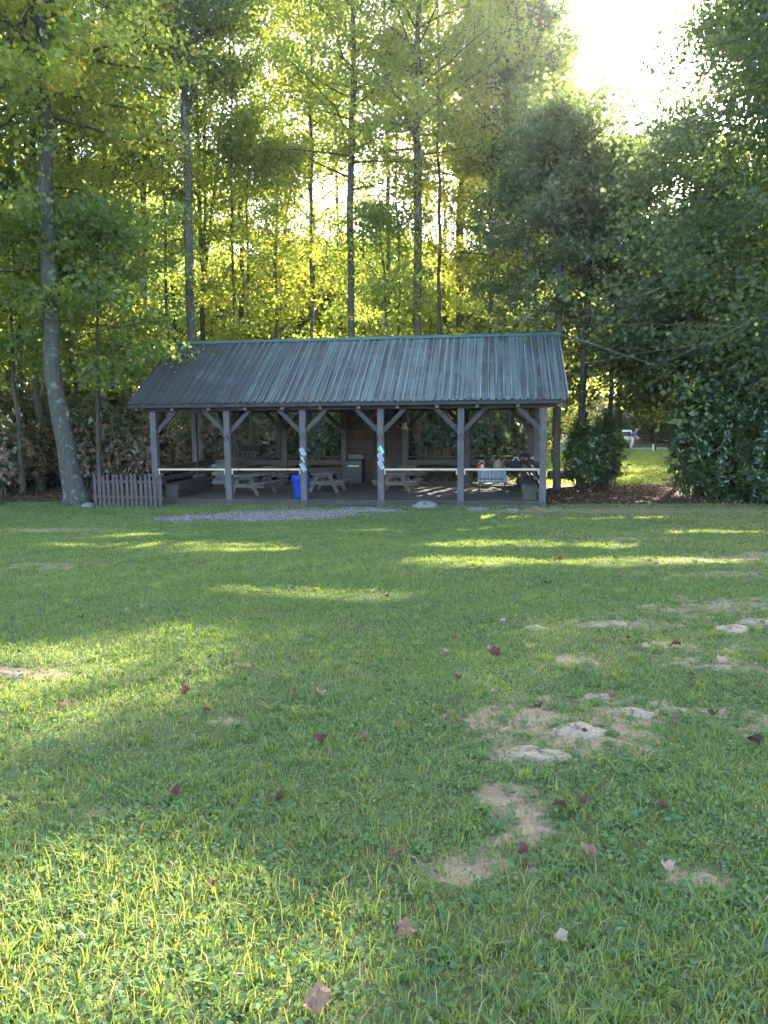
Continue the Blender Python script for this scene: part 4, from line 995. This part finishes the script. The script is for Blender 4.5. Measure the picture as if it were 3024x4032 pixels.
lh=[(-60,27.8,1.1,'leftmost withered rhododendron at the photo edge'),(95,30.2,1.15,'withered rhododendron behind the left of the leaning trunk'),(250,32,1.2,'withered rhododendron directly behind the leaning trunk'),(420,30.8,1.0,'withered rhododendron behind the left part of the picket fence'),(560,31.8,1.05,'withered rhododendron behind the right part of the picket fence'),
    (720,34.2,1.0,'greener rhododendron seen through the first bay of the shelter'),(880,35.5,1.05,'withered rhododendron seen over the storage cabinet'),(1010,34.8,1.0,'withered rhododendron seen above the black grill'),(1140,35.6,1.05,'withered rhododendron seen through the second bay near the third post')]
for i_,(u,yd,sc,lb) in enumerate(lh):
    x=at(u,1800,yd).x; stand(A_[i_%2],M['rhodobrown'],lb,LH,(x,yd,float(gz(x,yd))-.05),i_*1.3,(sc*1.0,sc,sc*1.0))
BH='dark green rhododendrons behind the shelter'
bh=[(1255,33.6,.95,'dark rhododendron left of the cabin wall'),(1660,33.4,.95,'dark rhododendron just right of the hanging bell'),(1775,34.2,1.0,'dark rhododendron behind the fifth shelter post'),(1900,34.0,1.0,'dark rhododendron behind the walking sticks'),(2010,35,.95,'dark rhododendron behind the backpack at the deck corner')]
for i_,(u,yd,sc,lb) in enumerate(bh):
    x=at(u,1800,yd).x; stand(B_[i_%2],M['rhodo'],lb,BH,(x,yd,-.05),i_*1.9,(sc*.85,sc*.8,sc))
x=at(2340,1890,28).x
stand(shrub_mesh(2.4,2.2,2.9,620,.20,230,zlo=.16),M['rhodo'],'dark rhododendron round the oak foot between shelter and far lawn',None,(x,28.2,-.05),.6,(1,1,1))
stand(shrub_mesh(5.6,5.0,5.6,5200,.19,231,zlo=.02),M['rhodo'],'huge dark green rhododendron filling the right edge of the lawn',None,(at(3085,1990,23).x,24.6,-.05),.2,(1,1,1))
stand(shrub_mesh(4.6,4.2,4.4,3000,.19,232,zlo=.02),M['rhodo'],'rounded rhododendron spreading forward at the right edge of the photo',None,(at(3190,2010,22).x,22.9,-.02),1.2,(1,1,.9))

for k in range(11):
    u=1250+k*190; yd=66+2.5*math.sin(k*2.1); x=at(u,1700,yd).x
    stand(B_[k%2],M['rhodo'],'low dark thicket shrub under the wood beyond the far lawn','thicket shrubs beyond the far lawn',(x,yd,float(gz(x,yd))-.05),k*1.1,(2.2,1.5,1.25))
# ------------------------------------------------------------------ far things
# plank bench on the far lawn
t=thing('lawn_bench','small rough plank bench standing alone on the far lawn','bench',g(2655,1832),.15)
MB().box(-.55,.55,-.16,.16,.40,.45).build('seat',M['bench'],t)
for sx_ in (-1,1):
    for sy_ in (-1,1): MB().bar((sx_*.50,sy_*.15,0),(sx_*.42,sy_*.10,.40),.06,.06).build('leg',M['darkwood'],t)
# tent
t=thing('camping_tent','grey and white camping tent beyond the lawn right of the slim trunk','tent',g(2236,1772),.2)
MB().add([(-1.2,-1,0),(.9,-1,0),(.9,1,0),(-1.2,1,0),(-.95,-.8,1.1),(.5,-.8,1.25),(.5,.8,1.25),(-.95,.8,1.1)],[(0,1,5,4),(1,2,6,5),(2,3,7,6),(3,0,4,7),(4,5,6,7)]).build('tent_body',M['tent'],t,bevel=.08)
MB().add([(.45,-1.05,0),(1.15,-.9,0),(1.15,.9,0),(.45,1.05,0),(.42,-.85,1.3),(.75,-.6,1.0),(.75,.6,1.0),(.42,.85,1.3)],[(0,1,5,4),(1,2,6,5),(2,3,7,6),(3,0,4,7),(4,5,6,7)]).build('awning',M['tentw'],t,bevel=.03)
MB().tube([(.45,-1.06,0),(.42,-.86,1.32),(.42,.86,1.32),(.45,1.06,0)],.02,6).build('tent_pole',M['white'],t)
# parked car seen from behind
t=thing('parked_car','white car parked beyond the lawn, mostly hidden behind the rhododendron','car',g(2452,1768),.25)
MB().prism([(-.85,.35),(-.88,.85),(-.85,1.0),(-.70,1.48),(-.62,1.55),(.62,1.55),(.70,1.48),(.85,1.0),(.88,.85),(.85,.35)],-.2,4.2).build('body',M['carp'],t,bevel=.06)
MB().add([(-.66,-.215,1.03),(.66,-.215,1.03),(.56,-.21,1.42),(-.56,-.21,1.42)],[(0,1,2,3)]).build('rear_window',M['glass'],t)
for s_ in (-1,1): MB().box(s_*.72-.07,s_*.72+.07,-.225,-.15,.80,1.05).build('tail_light',M['red'],t)
for s_ in (-1,1):
    for y in (.55,3.3): MB().tube([(s_*.66,y,.33),(s_*.86,y,.33)],.33,18).build('wheel',M['tyre'],t)
MB().box(-.86,.86,-.27,-.1,.38,.56).build('bumper',M['iron'],t,bevel=.02)
# marker post and pipe
t=MB().lathe([(.06,0),(.06,.86),(.03,.92)],8).build('marker_post',M['bench']); tag(t,'thin grey post at the edge of the far gravel road','post'); t.location=g(2580,1776)
t=MB().lathe([(.06,0),(.06,.40),(.08,.41),(.08,.50),(.02,.53)],10).build('water_tap',M['white']); tag(t,'short white standpipe beside the thin grey post by the far road','standpipe'); t.location=g(2571,1776)
t=picnic_table('distant picnic table on the far lawn seen through the last shelter bay','picnic tables out on the far lawn','bench',1.8); t.location=g(2076,1772); t.rotation_euler=(0,0,1.3)
# fallen log, stake
p=g(2165,1888); q=g(2300,1880)
t=MB().tube([(p.x,p.y+.3,.16),(p.x+.8,p.y+.4,.2),(q.x,q.y+.3,.22)],[.2,.19,.16],12).build('fallen_log',M['bark'],None,True); tag(t,'mossy fallen log lying behind the slim trunk right of the shelter','log')
t=thing('ground_stake','short wooden stake standing beside the slim trunk right of the shelter','stake',g(2204,1932)); MB().bar((0,0,0),(.02,0,.55),.05,.05).build('stake_wood',M['bench'],t); MB().lathe([(.33,-.02),(.36,.04),(.30,.09),(.26,.04)],18,(-.2,-.1,0)).build('ring',M['rust'],t)

# person bending on the far road (one skinned body, clothes over it)
def skinned(name,nodes,edges,m,parent,sub=2):
    me=bpy.data.meshes.new(name); me.from_pydata([n_[:3] for n_ in nodes],edges,[]); o=link(name,me,m,parent)
    md=o.modifiers.new('skin','SKIN'); sl2=me.skin_vertices[0].data
    for i_,n_ in enumerate(nodes): sl2[i_].radius=(n_[3],n_[3]*(n_[4] if len(n_)>4 else 1)); sl2[i_].use_root=(i_==0)
    s_=o.modifiers.new('sub','SUBSURF'); s_.levels=sub; s_.render_levels=sub
    for p_ in me.polygons: p_.use_smooth=True
    return o
t=thing('person','person in blue shirt and off white trousers bending forward beyond the lawn','person',g(2483,1768),0)
nd=[(0,0,.92,.13),(.08,0,1.08,.14),(.22,0,1.24,.15),(.30,0,1.33,.08),(.36,0,1.40,.055),(.42,0,1.46,.09),(.44,0,1.54,.085),
    (0,-.1,.86,.10),(.02,-.13,.48,.06),(-.03,-.14,.09,.045),(.10,-.15,.03,.04),(0,.1,.86,.10),(.03,.13,.48,.06),(-.02,.14,.09,.045),(.11,.15,.03,.04),
    (.27,-.19,1.27,.055),(.36,-.24,1.03,.043),(.50,-.2,.90,.032),(.56,-.18,.86,.03),(.27,.19,1.27,.055),(.38,.22,1.04,.043),(.53,.16,.96,.032),(.60,.14,.93,.03)]
ed=[(0,1),(1,2),(2,3),(3,4),(4,5),(5,6),(0,7),(7,8),(8,9),(9,10),(0,11),(11,12),(12,13),(13,14),(2,15),(15,16),(16,17),(17,18),(2,19),(19,20),(20,21),(21,22)]
skinned('body',nd,ed,M['skin'],t)
skinned('shirt',[(0,0,.97,.155),(.08,0,1.08,.165),(.22,0,1.24,.175),(.29,0,1.32,.11),(.27,-.19,1.27,.075),(.33,-.22,1.12,.065),(.27,.19,1.27,.075),(.34,.21,1.13,.065)],[(0,1),(1,2),(2,3),(2,4),(4,5),(2,6),(6,7)],M['shirt'],t)
skinned('trousers',[(0,0,.93,.15),(0,-.1,.84,.125),(.02,-.13,.48,.085),(-.03,-.14,.10,.075),(0,.1,.84,.125),(.03,.13,.48,.085),(-.02,.14,.10,.075)],[(0,1),(1,2),(2,3),(0,4),(4,5),(5,6)],M['trouser'],t)
MB().lathe([(.115,0),(.11,.05),(.07,.09),(.01,.10)],14,(.44,0,1.53)).build('cap',M['cap'],t,True)

# ------------------------------------------------------------------ stones
def stone_mesh(seed,flat=.3):
    r=random.Random(seed); V_=[];Fc=[];n1,n2=16,8
    for i_ in range(n2+1):
        ph=-PI/2+PI*i_/n2
        for j in range(n1):
            th=2*PI*j/n1; k=1+.16*math.sin(2*th+seed)+.09*math.sin(5*th+seed*2+3*ph)+r.uniform(-.05,.05)
            V_.append((math.cos(th)*math.cos(ph)**.7*k,math.sin(th)*math.cos(ph)**.7*k,math.copysign(abs(math.sin(ph))**.75,math.sin(ph))*flat*(1+.3*math.sin(3*th+seed)+r.uniform(-.1,.1))))
    for i_ in range(n2):
        for j in range(n1): a=i_*n1+j;b=i_*n1+(j+1)%n1; Fc.append((a,b,b+n1,a+n1))
    return MB().add(V_,Fc).mesh('stone',True)
stn=[(2120,2975,.17,.075,.05,'stone','flat tan stone half sunk in the lawn, nearest of the stones at lower right'),
 (2275,2885,.18,.07,.06,'stone','tan stone with a dark cleft in the bare patch right of the sunken slab'),(2085,2855,.06,.04,.05,'stone','small tan stone in the bare patch left of the cleft stone'),
 (2490,2815,.16,.06,.05,'stone','long low tan stone at the edge of the reddish bare soil'),(2350,2750,.11,.05,.04,'stone','pale stone tip above the cleft stone in worn grass'),
 (2110,2478,.11,.06,.05,'stone','lone pinkish stone in grass left of the pair of stones'),(2355,2467,.12,.06,.05,'stone','left stone of the pair lying in the middle right lawn'),(2435,2462,.08,.06,.06,'stone','right smaller stone of the pair in the middle right lawn'),
 (2880,2485,.20,.10,.07,'stone','broad tan stone near the right photo edge'),(2970,2455,.16,.08,.06,'stone','stone close against the right photo edge'),(2840,2630,.10,.05,.04,'stone','pale bare stone in worn grass low at the right'),
 (1672,1998,.42,.30,.16,'stoneg','large dark mounded rock just in front of the fourth and fifth posts'),(1880,2006,.45,.16,.05,'stoneg','flat pale slab in front of the fifth shelter post'),(2015,2008,.26,.12,.04,'stoneg','grey flat stone left of the sixth shelter post'),(2108,2000,.16,.08,.07,'stone','angular tan stone leaning by the foot of the last post'),(2240,1962,.18,.07,.03,'stone','flat pale stone in the leaf litter right of the last post'),
 (345,1995,.26,.16,.10,'stoneg','grey stone between the leaning tree and the picket fence'),(15,2660,.16,.08,.03,'stone','pale flat stone at the left photo edge'),(2310,3000,.05,.04,.02,'stone','tiny stone near the sunken slab')]
for i_,(u,v,rx,ry,h,mm,lb) in enumerate(stn):
    me=stone_mesh(i_*3+1,1.0); o=link('field_stone',me,M[mm]); tag(o,lb,'stone','stones lying in the lawn')
    o.location=g(u,v)+Vector((0,0,-h*.12)); o.scale=(rx*.85,ry*1.2,h*(.62 if mm=='stone' else 1.15)); o.rotation_euler=(0,0,(i_*37%20-10)*.03)

# ------------------------------------------------------------------ gravel pebbles
nP=26000; c0=gp[1]; X=rng.uniform(-6.5,3.5,nP*3); Y=rng.uniform(17.5,24,nP*3); gm=gravf(X,Y)
k=rng.random(len(X))<np.clip(gm*1.3-.25,0,1); X=X[k][:nP];Y=Y[k][:nP]; n_=len(X)
oct_=np.array([(1,0,0),(0,1,0),(-1,0,0),(0,-1,0),(0,0,.8),(0,0,-.8)],float)
ft=np.array([(0,1,4),(1,2,4),(2,3,4),(3,0,4),(1,0,5),(2,1,5),(3,2,5),(0,3,5)])
s_=rng.uniform(.010,.024,n_); a=rng.random(n_)*6.28; ca,sa=np.cos(a),np.sin(a)
Vx=oct_[None]*s_[:,None,None]*rng.uniform(.7,1.2,(n_,6,1)); V=np.stack([Vx[...,0]*ca[:,None]-Vx[...,1]*sa[:,None],Vx[...,0]*sa[:,None]+Vx[...,1]*ca[:,None],Vx[...,2]],-1)+np.stack([X,Y,gz(X,Y)+s_*.3],-1)[:,None,:]
me=fastmesh('gravel',V.reshape(-1,3),(ft[None]+np.arange(n_)[:,None,None]*6).ravel(),np.full(n_*8,3),{'tone':np.repeat(rng.random(n_),6)})
tag(link('gravel',me,M['gravel']),'patch of grey gravel in front of the shelter step','gravel',None,'stuff')

# ------------------------------------------------------------------ grass
def density(X,Y):
    hf2=np.sin(X*31+2*np.sin(Y*23))*np.sin(Y*37+2*np.sin(X*19)); s=np.clip(1-1.1*soilf(X,Y)*(1+.55*hf2),0,1)*(1-np.clip(litterf(X,Y)*1.6,0,1))*(1-np.clip(gravf(X,Y)*1.5,0,1))
    return np.clip(s,.0,1)
def scatter(n,y0,y1,pw=1.0,pad=2.4):
    """area-uniform-in-log-depth samples in the wedge in front of the camera"""
    u=rng.random(n)
    Y=np.exp(np.log(y0)+(np.log(y1)-np.log(y0))*u) if pw==0 else (y0**pw+(y1**pw-y0**pw)*u)**(1/pw)
    X=(rng.random(n)*2-1)*(Y*.60+pad); return X,Y
def blades(X,Y,h,w,tone,lean=.5):
    n=len(X); Zg=gz(X,Y); a=rng.random(n)*2*PI; la=rng.random(n)*2*PI; ln=h*lean*rng.random(n)**.7*1.4
    sx_,sy_=np.cos(a)*w/2,np.sin(a)*w/2; lx,ly=np.cos(la)*ln,np.sin(la)*ln
    o=np.zeros((n,5,3)); B=np.stack([X,Y,Zg-.004],-1)
    o[:,0]=B+np.stack([-sx_,-sy_,0*X],-1); o[:,1]=B+np.stack([sx_,sy_,0*X],-1)
    mid_=B+np.stack([lx*.3,ly*.3,h*.6],-1); o[:,2]=mid_+np.stack([sx_*.8,sy_*.8,0*X],-1); o[:,3]=mid_-np.stack([sx_*.8,sy_*.8,0*X],-1)
    o[:,4]=B+np.stack([lx,ly,h*(1-.25*rng.random(n))],-1)
    k=np.arange(n)[:,None]*5; fl=np.concatenate([k+np.array([[0,1,2,3]]),k+np.array([[3,2,4]])],1)
    return o.reshape(-1,3),fl.ravel(),np.tile([4,3],n),np.repeat(tone,5)
X,Y=scatter(700000,1.2,24.5,.7); d=density(X,Y)*(.75+.25*np.sin(X*2.1+Y*1.3)*np.sin(Y*2.7-X)); k=rng.random(len(X))<d; X,Y=X[k],Y[k]; n_=len(X)
clump=.5+.5*np.sin(X*3.3+2*np.sin(Y*2.1))*np.sin(Y*4.1+1.5*np.sin(X*2.7))
h=(.022+.030*rng.random(n_)**1.5+.022*clump*rng.random(n_))*(1+.9*np.clip(4-Y,0,3)/3*(rng.random(n_)<.35))
w=.0034+.0016*rng.random(n_)+.00085*np.clip(Y-3,0,20)
dry=np.clip((X-1)/6,0,1)*np.clip((Y-3)/4,0,1)
big=np.sin(X*.9+1.7*np.sin(Y*.6))*np.sin(Y*1.1+X*.4); tone=np.clip(.36+.22*rng.normal(size=n_)+.2*(clump-.4)+.14*big+.22*dry,0,.9); k=rng.random(n_)<.045+.10*dry; tone[k]=rng.uniform(.88,1,k.sum())
v,fl,ct,tn=blades(X,Y,h,w,tone,.75)
tag(link('lawn_grass',fastmesh('lawn_grass',v,fl,ct,{'tone':tn}),M['grass']),'short mown lawn grass in front of the shelter','grass',None,'stuff')
X2,Y2=scatter(150000,1.2,20,.55); k=rng.random(len(X2))<np.clip(.22+soilf(X2,Y2)*1.0,0,.9)*(litterf(X2,Y2)<.4)*(gravf(X2,Y2)<.5); X2,Y2=X2[k],Y2[k]; m2=len(X2)
v,fl,ct,tn=blades(X2,Y2,.012+.022*rng.random(m2),.003+.0006*Y2,np.where(rng.random(m2)<.55,rng.uniform(.88,1,m2),rng.uniform(.2,.8,m2)),1.6)
tag(link('worn_grass',fastmesh('worn_grass',v,fl,ct,{'tone':tn}),M['grass']),'sparse dry grass on the worn bare spots of the lawn','grass',None,'stuff')
# coarse crabgrass tufts
Xt,Yt=scatter(3600,1.25,20,.6); k=rng.random(len(Xt))<density(Xt,Yt); Xt,Yt=Xt[k],Yt[k]; nt_=len(Xt); m3=22
Xq=np.repeat(Xt,m3)+rng.normal(size=nt_*m3)*.018; Yq=np.repeat(Yt,m3)+rng.normal(size=nt_*m3)*.018; m4=len(Xq)
v,fl,ct,tn=blades(Xq,Yq,np.repeat(rng.uniform(.035,.078,nt_),m3)*rng.uniform(.6,1.1,m4),.0048+.0007*Yq,np.clip(np.repeat(rng.uniform(.3,.85,nt_),m3)+.08*rng.normal(size=m4),0,.95),1.1)
tag(link('coarse_grass_tufts',fastmesh('coarse_grass_tufts',v,fl,ct,{'tone':tn}),M['grass']),'coarse lighter grass tufts standing out of the lawn','grass',None,'stuff')
# far lawn tufts
X=rng.uniform(2,42,70000); Y=rng.uniform(29,60,70000); k=(litterf(X,Y)<.3); X,Y=X[k],Y[k]; n_=len(X)
v,fl,ct,tn=blades(X,Y,.05+.05*rng.random(n_),.05+.03*rng.random(n_),np.clip(.5+.2*rng.normal(size=n_),0,.9),.8)
tag(link('far_lawn_grass',fastmesh('far_lawn_grass',v,fl,ct,{'tone':tn}),M['grass']),'mown grass of the sunny lawn beyond the shelter','grass',None,'stuff')
# clover and small broad leaves
X,Y=scatter(150000,1.2,9,.45); patch=.5+.5*np.sin(X*1.9+1.3*np.sin(Y*1.7)+1)*np.sin(Y*2.3+X); k=rng.random(len(X))<np.clip(density(X,Y)*1.3,0,1)*(.25+.75*patch); X,Y=X[k],Y[k]; n_=len(X)
Zc=gz(X,Y)+.012+.028*rng.random(n_); sz=(.005+.006*rng.random(n_))*(1+.04*np.clip(Y-2,0,12))
HEX=np.array([(math.cos(R(60*j))*.9,math.sin(R(60*j))) for j in range(6)])
Nn=rng.normal(size=(n_,3))*.45+np.array([0,0,1.])
tag(link('clover',leaf_mesh('clover',np.stack([X,Y,Zc],-1),Nn,sz,np.clip(.45+.25*rng.normal(size=n_),0,1),HEX),M['clover']),'low clover leaves growing through the lawn','clover',None,'stuff')
# broadleaf weeds (plantain rosettes)
X,Y=scatter(5200,1.3,11,.5); k=rng.random(len(X))<.15+.85*(density(X,Y)<.75)*1.0+.25; X,Y=X[k],Y[k]; n0=len(X); m_=6
Xr,Yr=np.repeat(X,m_),np.repeat(Y,m_); n_=len(Xr); a=np.tile(np.arange(m_)*1.05,n0)+np.repeat(rng.random(n0)*6,m_)
el=rng.uniform(.05,.7,n_); T_=np.stack([np.cos(a)*np.cos(el),np.sin(a)*np.cos(el),np.sin(el)],-1); Nn=np.stack([-np.cos(a)*np.sin(el),-np.sin(a)*np.sin(el),np.cos(el)],-1)+rng.normal(size=(n_,3))*.12
WEED=np.array([(0,0),(.05,.25),(.22,.45),(.26,.7),(.12,.92),(0,1),(-.12,.92),(-.26,.7),(-.22,.45),(-.05,.25)])
sz=np.repeat(rng.uniform(.02,.055,n0),m_)*rng.uniform(.7,1.1,n_)
tag(link('plantain_weeds',leaf_mesh('plantain_weeds',np.stack([Xr,Yr,gz(Xr,Yr)+.006],-1),Nn,sz,np.clip(.5+.25*rng.normal(size=n_),0,1),WEED,T=T_,fold=.2),M['clover']),'broad leaved plantain weeds scattered in the lawn','weeds',None,'stuff')
# seed heads in the near left
Xs=rng.uniform(-1.45,.6,420); Ys=rng.uniform(1.55,2.75,420); Xs,Ys=Xs[(Xs<.5)],Ys[(Xs<.5)]; n_=len(Xs)
v,fl,ct,tn=blades(Xs,Ys,rng.uniform(.08,.15,n_),np.full(n_,.0028),rng.uniform(.72,.96,n_),.55)
tag(link('grass_seed_heads',fastmesh('grass_seed_heads',v,fl,ct,{'tone':tn}),M['grass']),'taller pale grass seed stalks at the lower left','grass',None,'stuff')
# leaf litter as loose small leaves on the bare ground
X=rng.uniform(-20,14,60000); Y=rng.uniform(21,33,60000); inS=np.array([(MSI@Vector((x,y,0)))[:2] for x,y in zip(X[:1],Y[:1])])
lx=(X-X0)*math.cos(YAW)-(Y-Y0)*math.sin(YAW); ly=(X-X0)*math.sin(YAW)+(Y-Y0)*math.cos(YAW)
k=(rng.random(len(X))<litterf(X,Y)*.8)&~((lx>-.2)&(lx<L+.2)&(ly>-.25)&(ly<D+.2)); X,Y=X[k],Y[k]; n_=len(X)
tag(link('leaf_litter',leaf_mesh('leaf_litter',np.stack([X,Y,gz(X,Y)+.012],-1),rng.normal(size=(n_,3))*.4+np.array([0,0,1.]),rng.uniform(.03,.08,n_),rng.random(n_),OVAL),M['deadleaf']),'brown leaf litter under the trees round the shelter','leaf litter',None,'stuff')

# ------------------------------------------------------------------ fallen leaves, one by one
def fl_mesh(seed):
    r=random.Random(seed); pts=[];n1=len(MAPLE)
    V_=[(0,.1,0)];curl=r.uniform(.5,1.1)
    for rr_ in (.5,1.):
        for x,y in MAPLE: X_,Y_=x*rr_*(1.25 if abs(x)<.45 and abs(y)<.4 else .85),y*rr_*.85; V_.append((X_,Y_,curl*(X_*X_*1.3+Y_*Y_*.4*math.sin(seed*2+1))+.22*math.sin(5*X_+seed)*math.sin(4*Y_+seed*2)+r.uniform(-.08,.08)))
    Fc=[(0,1+j,1+(j+1)%n1) for j in range(n1)]+[(1+j,1+n1+j,1+n1+(j+1)%n1,1+(j+1)%n1) for j in range(n1)]
    me=bpy.data.meshes.new('blade'); me.from_pydata(V_,[],Fc); me.update(); return me
FLM=[fl_mesh(k) for k in range(7)]
def fleaf(p,s,tone,label,group,k,tilt):
    s*=.88; tilt*=.6
    me=FLM[k%7].copy(); a=me.attributes.new('tone','FLOAT','POINT'); a.data.foreach_set('value',[min(1,max(0,tone+.06*math.sin(i_*1.3))) for i_ in range(len(me.vertices))])
    o=link('fallen_leaf',me,M['deadleaf']); tag(o,label,'leaf',group); o.location=p+Vector((0,0,.034+s*.14)); o.scale=(s,s,s); o.rotation_euler=(tilt,.3*math.sin(k*2.2),k*1.7); return o
named=[(685,3160,.075,.25,'large reddish brown curled leaf in the lower left lawn'),(2210,3205,.07,.05,'deep red curled leaf lying left of the dark one'),(2290,3185,.06,.4,'dark brown curled leaf beside the deep red one'),(2605,3210,.055,.3,'small russet leaf right of the deep red and dark pair'),(2315,3400,.075,.75,'large pale tan leaf at lower right'),(1605,3705,.07,.65,'pale brown leaf in the near grass at centre right'),(2205,3735,.045,.95,'little beige leaf near the bottom right'),(2625,3455,.05,.97,'whitish leaf with a red tip by the right bare patch'),(1255,3995,.085,.75,'tan leaf cut by the bottom edge of the photo'),
 (1275,2935,.07,.22,'brown folded leaf at the centre of the lawn'),(1425,2925,.06,.6,'tan leaf right of the folded brown one at centre'),(1948,2595,.12,.3,'biggest crumpled brown leaf in the right half lawn'),(2660,2560,.10,.1,'dark upright leaf in the worn grass at right'),(2965,2945,.08,.0,'nearly black leaf by the lower right edge'),(2810,2840,.07,.15,'russet leaf standing by the right bare soil'),(740,2680,.06,.05,'bright orange red leaf left of centre'),(735,2745,.07,.3,'flat brown leaf below the orange red one'),(2155,2310,.12,.0,'dark upright leaf in the shaded middle lawn'),(2840,2625,.09,.97,'pale leaf lying on the worn right lawn'),(2200,2215,.14,.15,'red brown leaf in the long sunlit streak'),(840,3520,.05,.35,'narrow brown leaf by the sunlit near grass'),(1100,3180,.05,.12,'orange brown leaf in the bare spot left of centre'),(1560,3400,.07,.5,'brown leaf beside the largest bare patch'),(2065,3390,.05,.3,'rusty leaf right of the largest bare patch')]
for i_,(u,v,s,tn_,lb) in enumerate(named): fleaf(g(u,v),s,tn_,lb,'fallen leaves on the lawn',i_,.5*math.sin(i_*1.9))
rr=random.Random(11)
for k in range(80):
    v=2030+ (rr.random()**1.6)*900; u=rr.uniform(0,3024) if k%3 else rr.uniform(1700,3024)
    p=g(u,v); fleaf(p,rr.uniform(.04,.07),rr.random()**.7,'small dry brown leaf lying scattered on the lawn','small fallen leaves scattered over the lawn',k+30,rr.uniform(-.7,.7))

if HAZE:  # volume added to veil the view and glow towards the sun
    hz=MB().box(-150,150,-60,170,-2.5,48).build('haze',None); hm,ht=mat('haze_air'); ou=ht.nodes.new('ShaderNodeOutputMaterial'); pv=ht.nodes.new('ShaderNodeVolumePrincipled')
    pv.inputs['Density'].default_value=HAZE; pv.inputs['Color'].default_value=(.9,.93,1,1); pv.inputs['Anisotropy'].default_value=.72; ht.links.new(pv.outputs[0],ou.inputs[1]); hz.data.materials.append(hm)
    tag(hz,'thin added haze giving the veil and glow towards the sun','haze',None,'stuff')
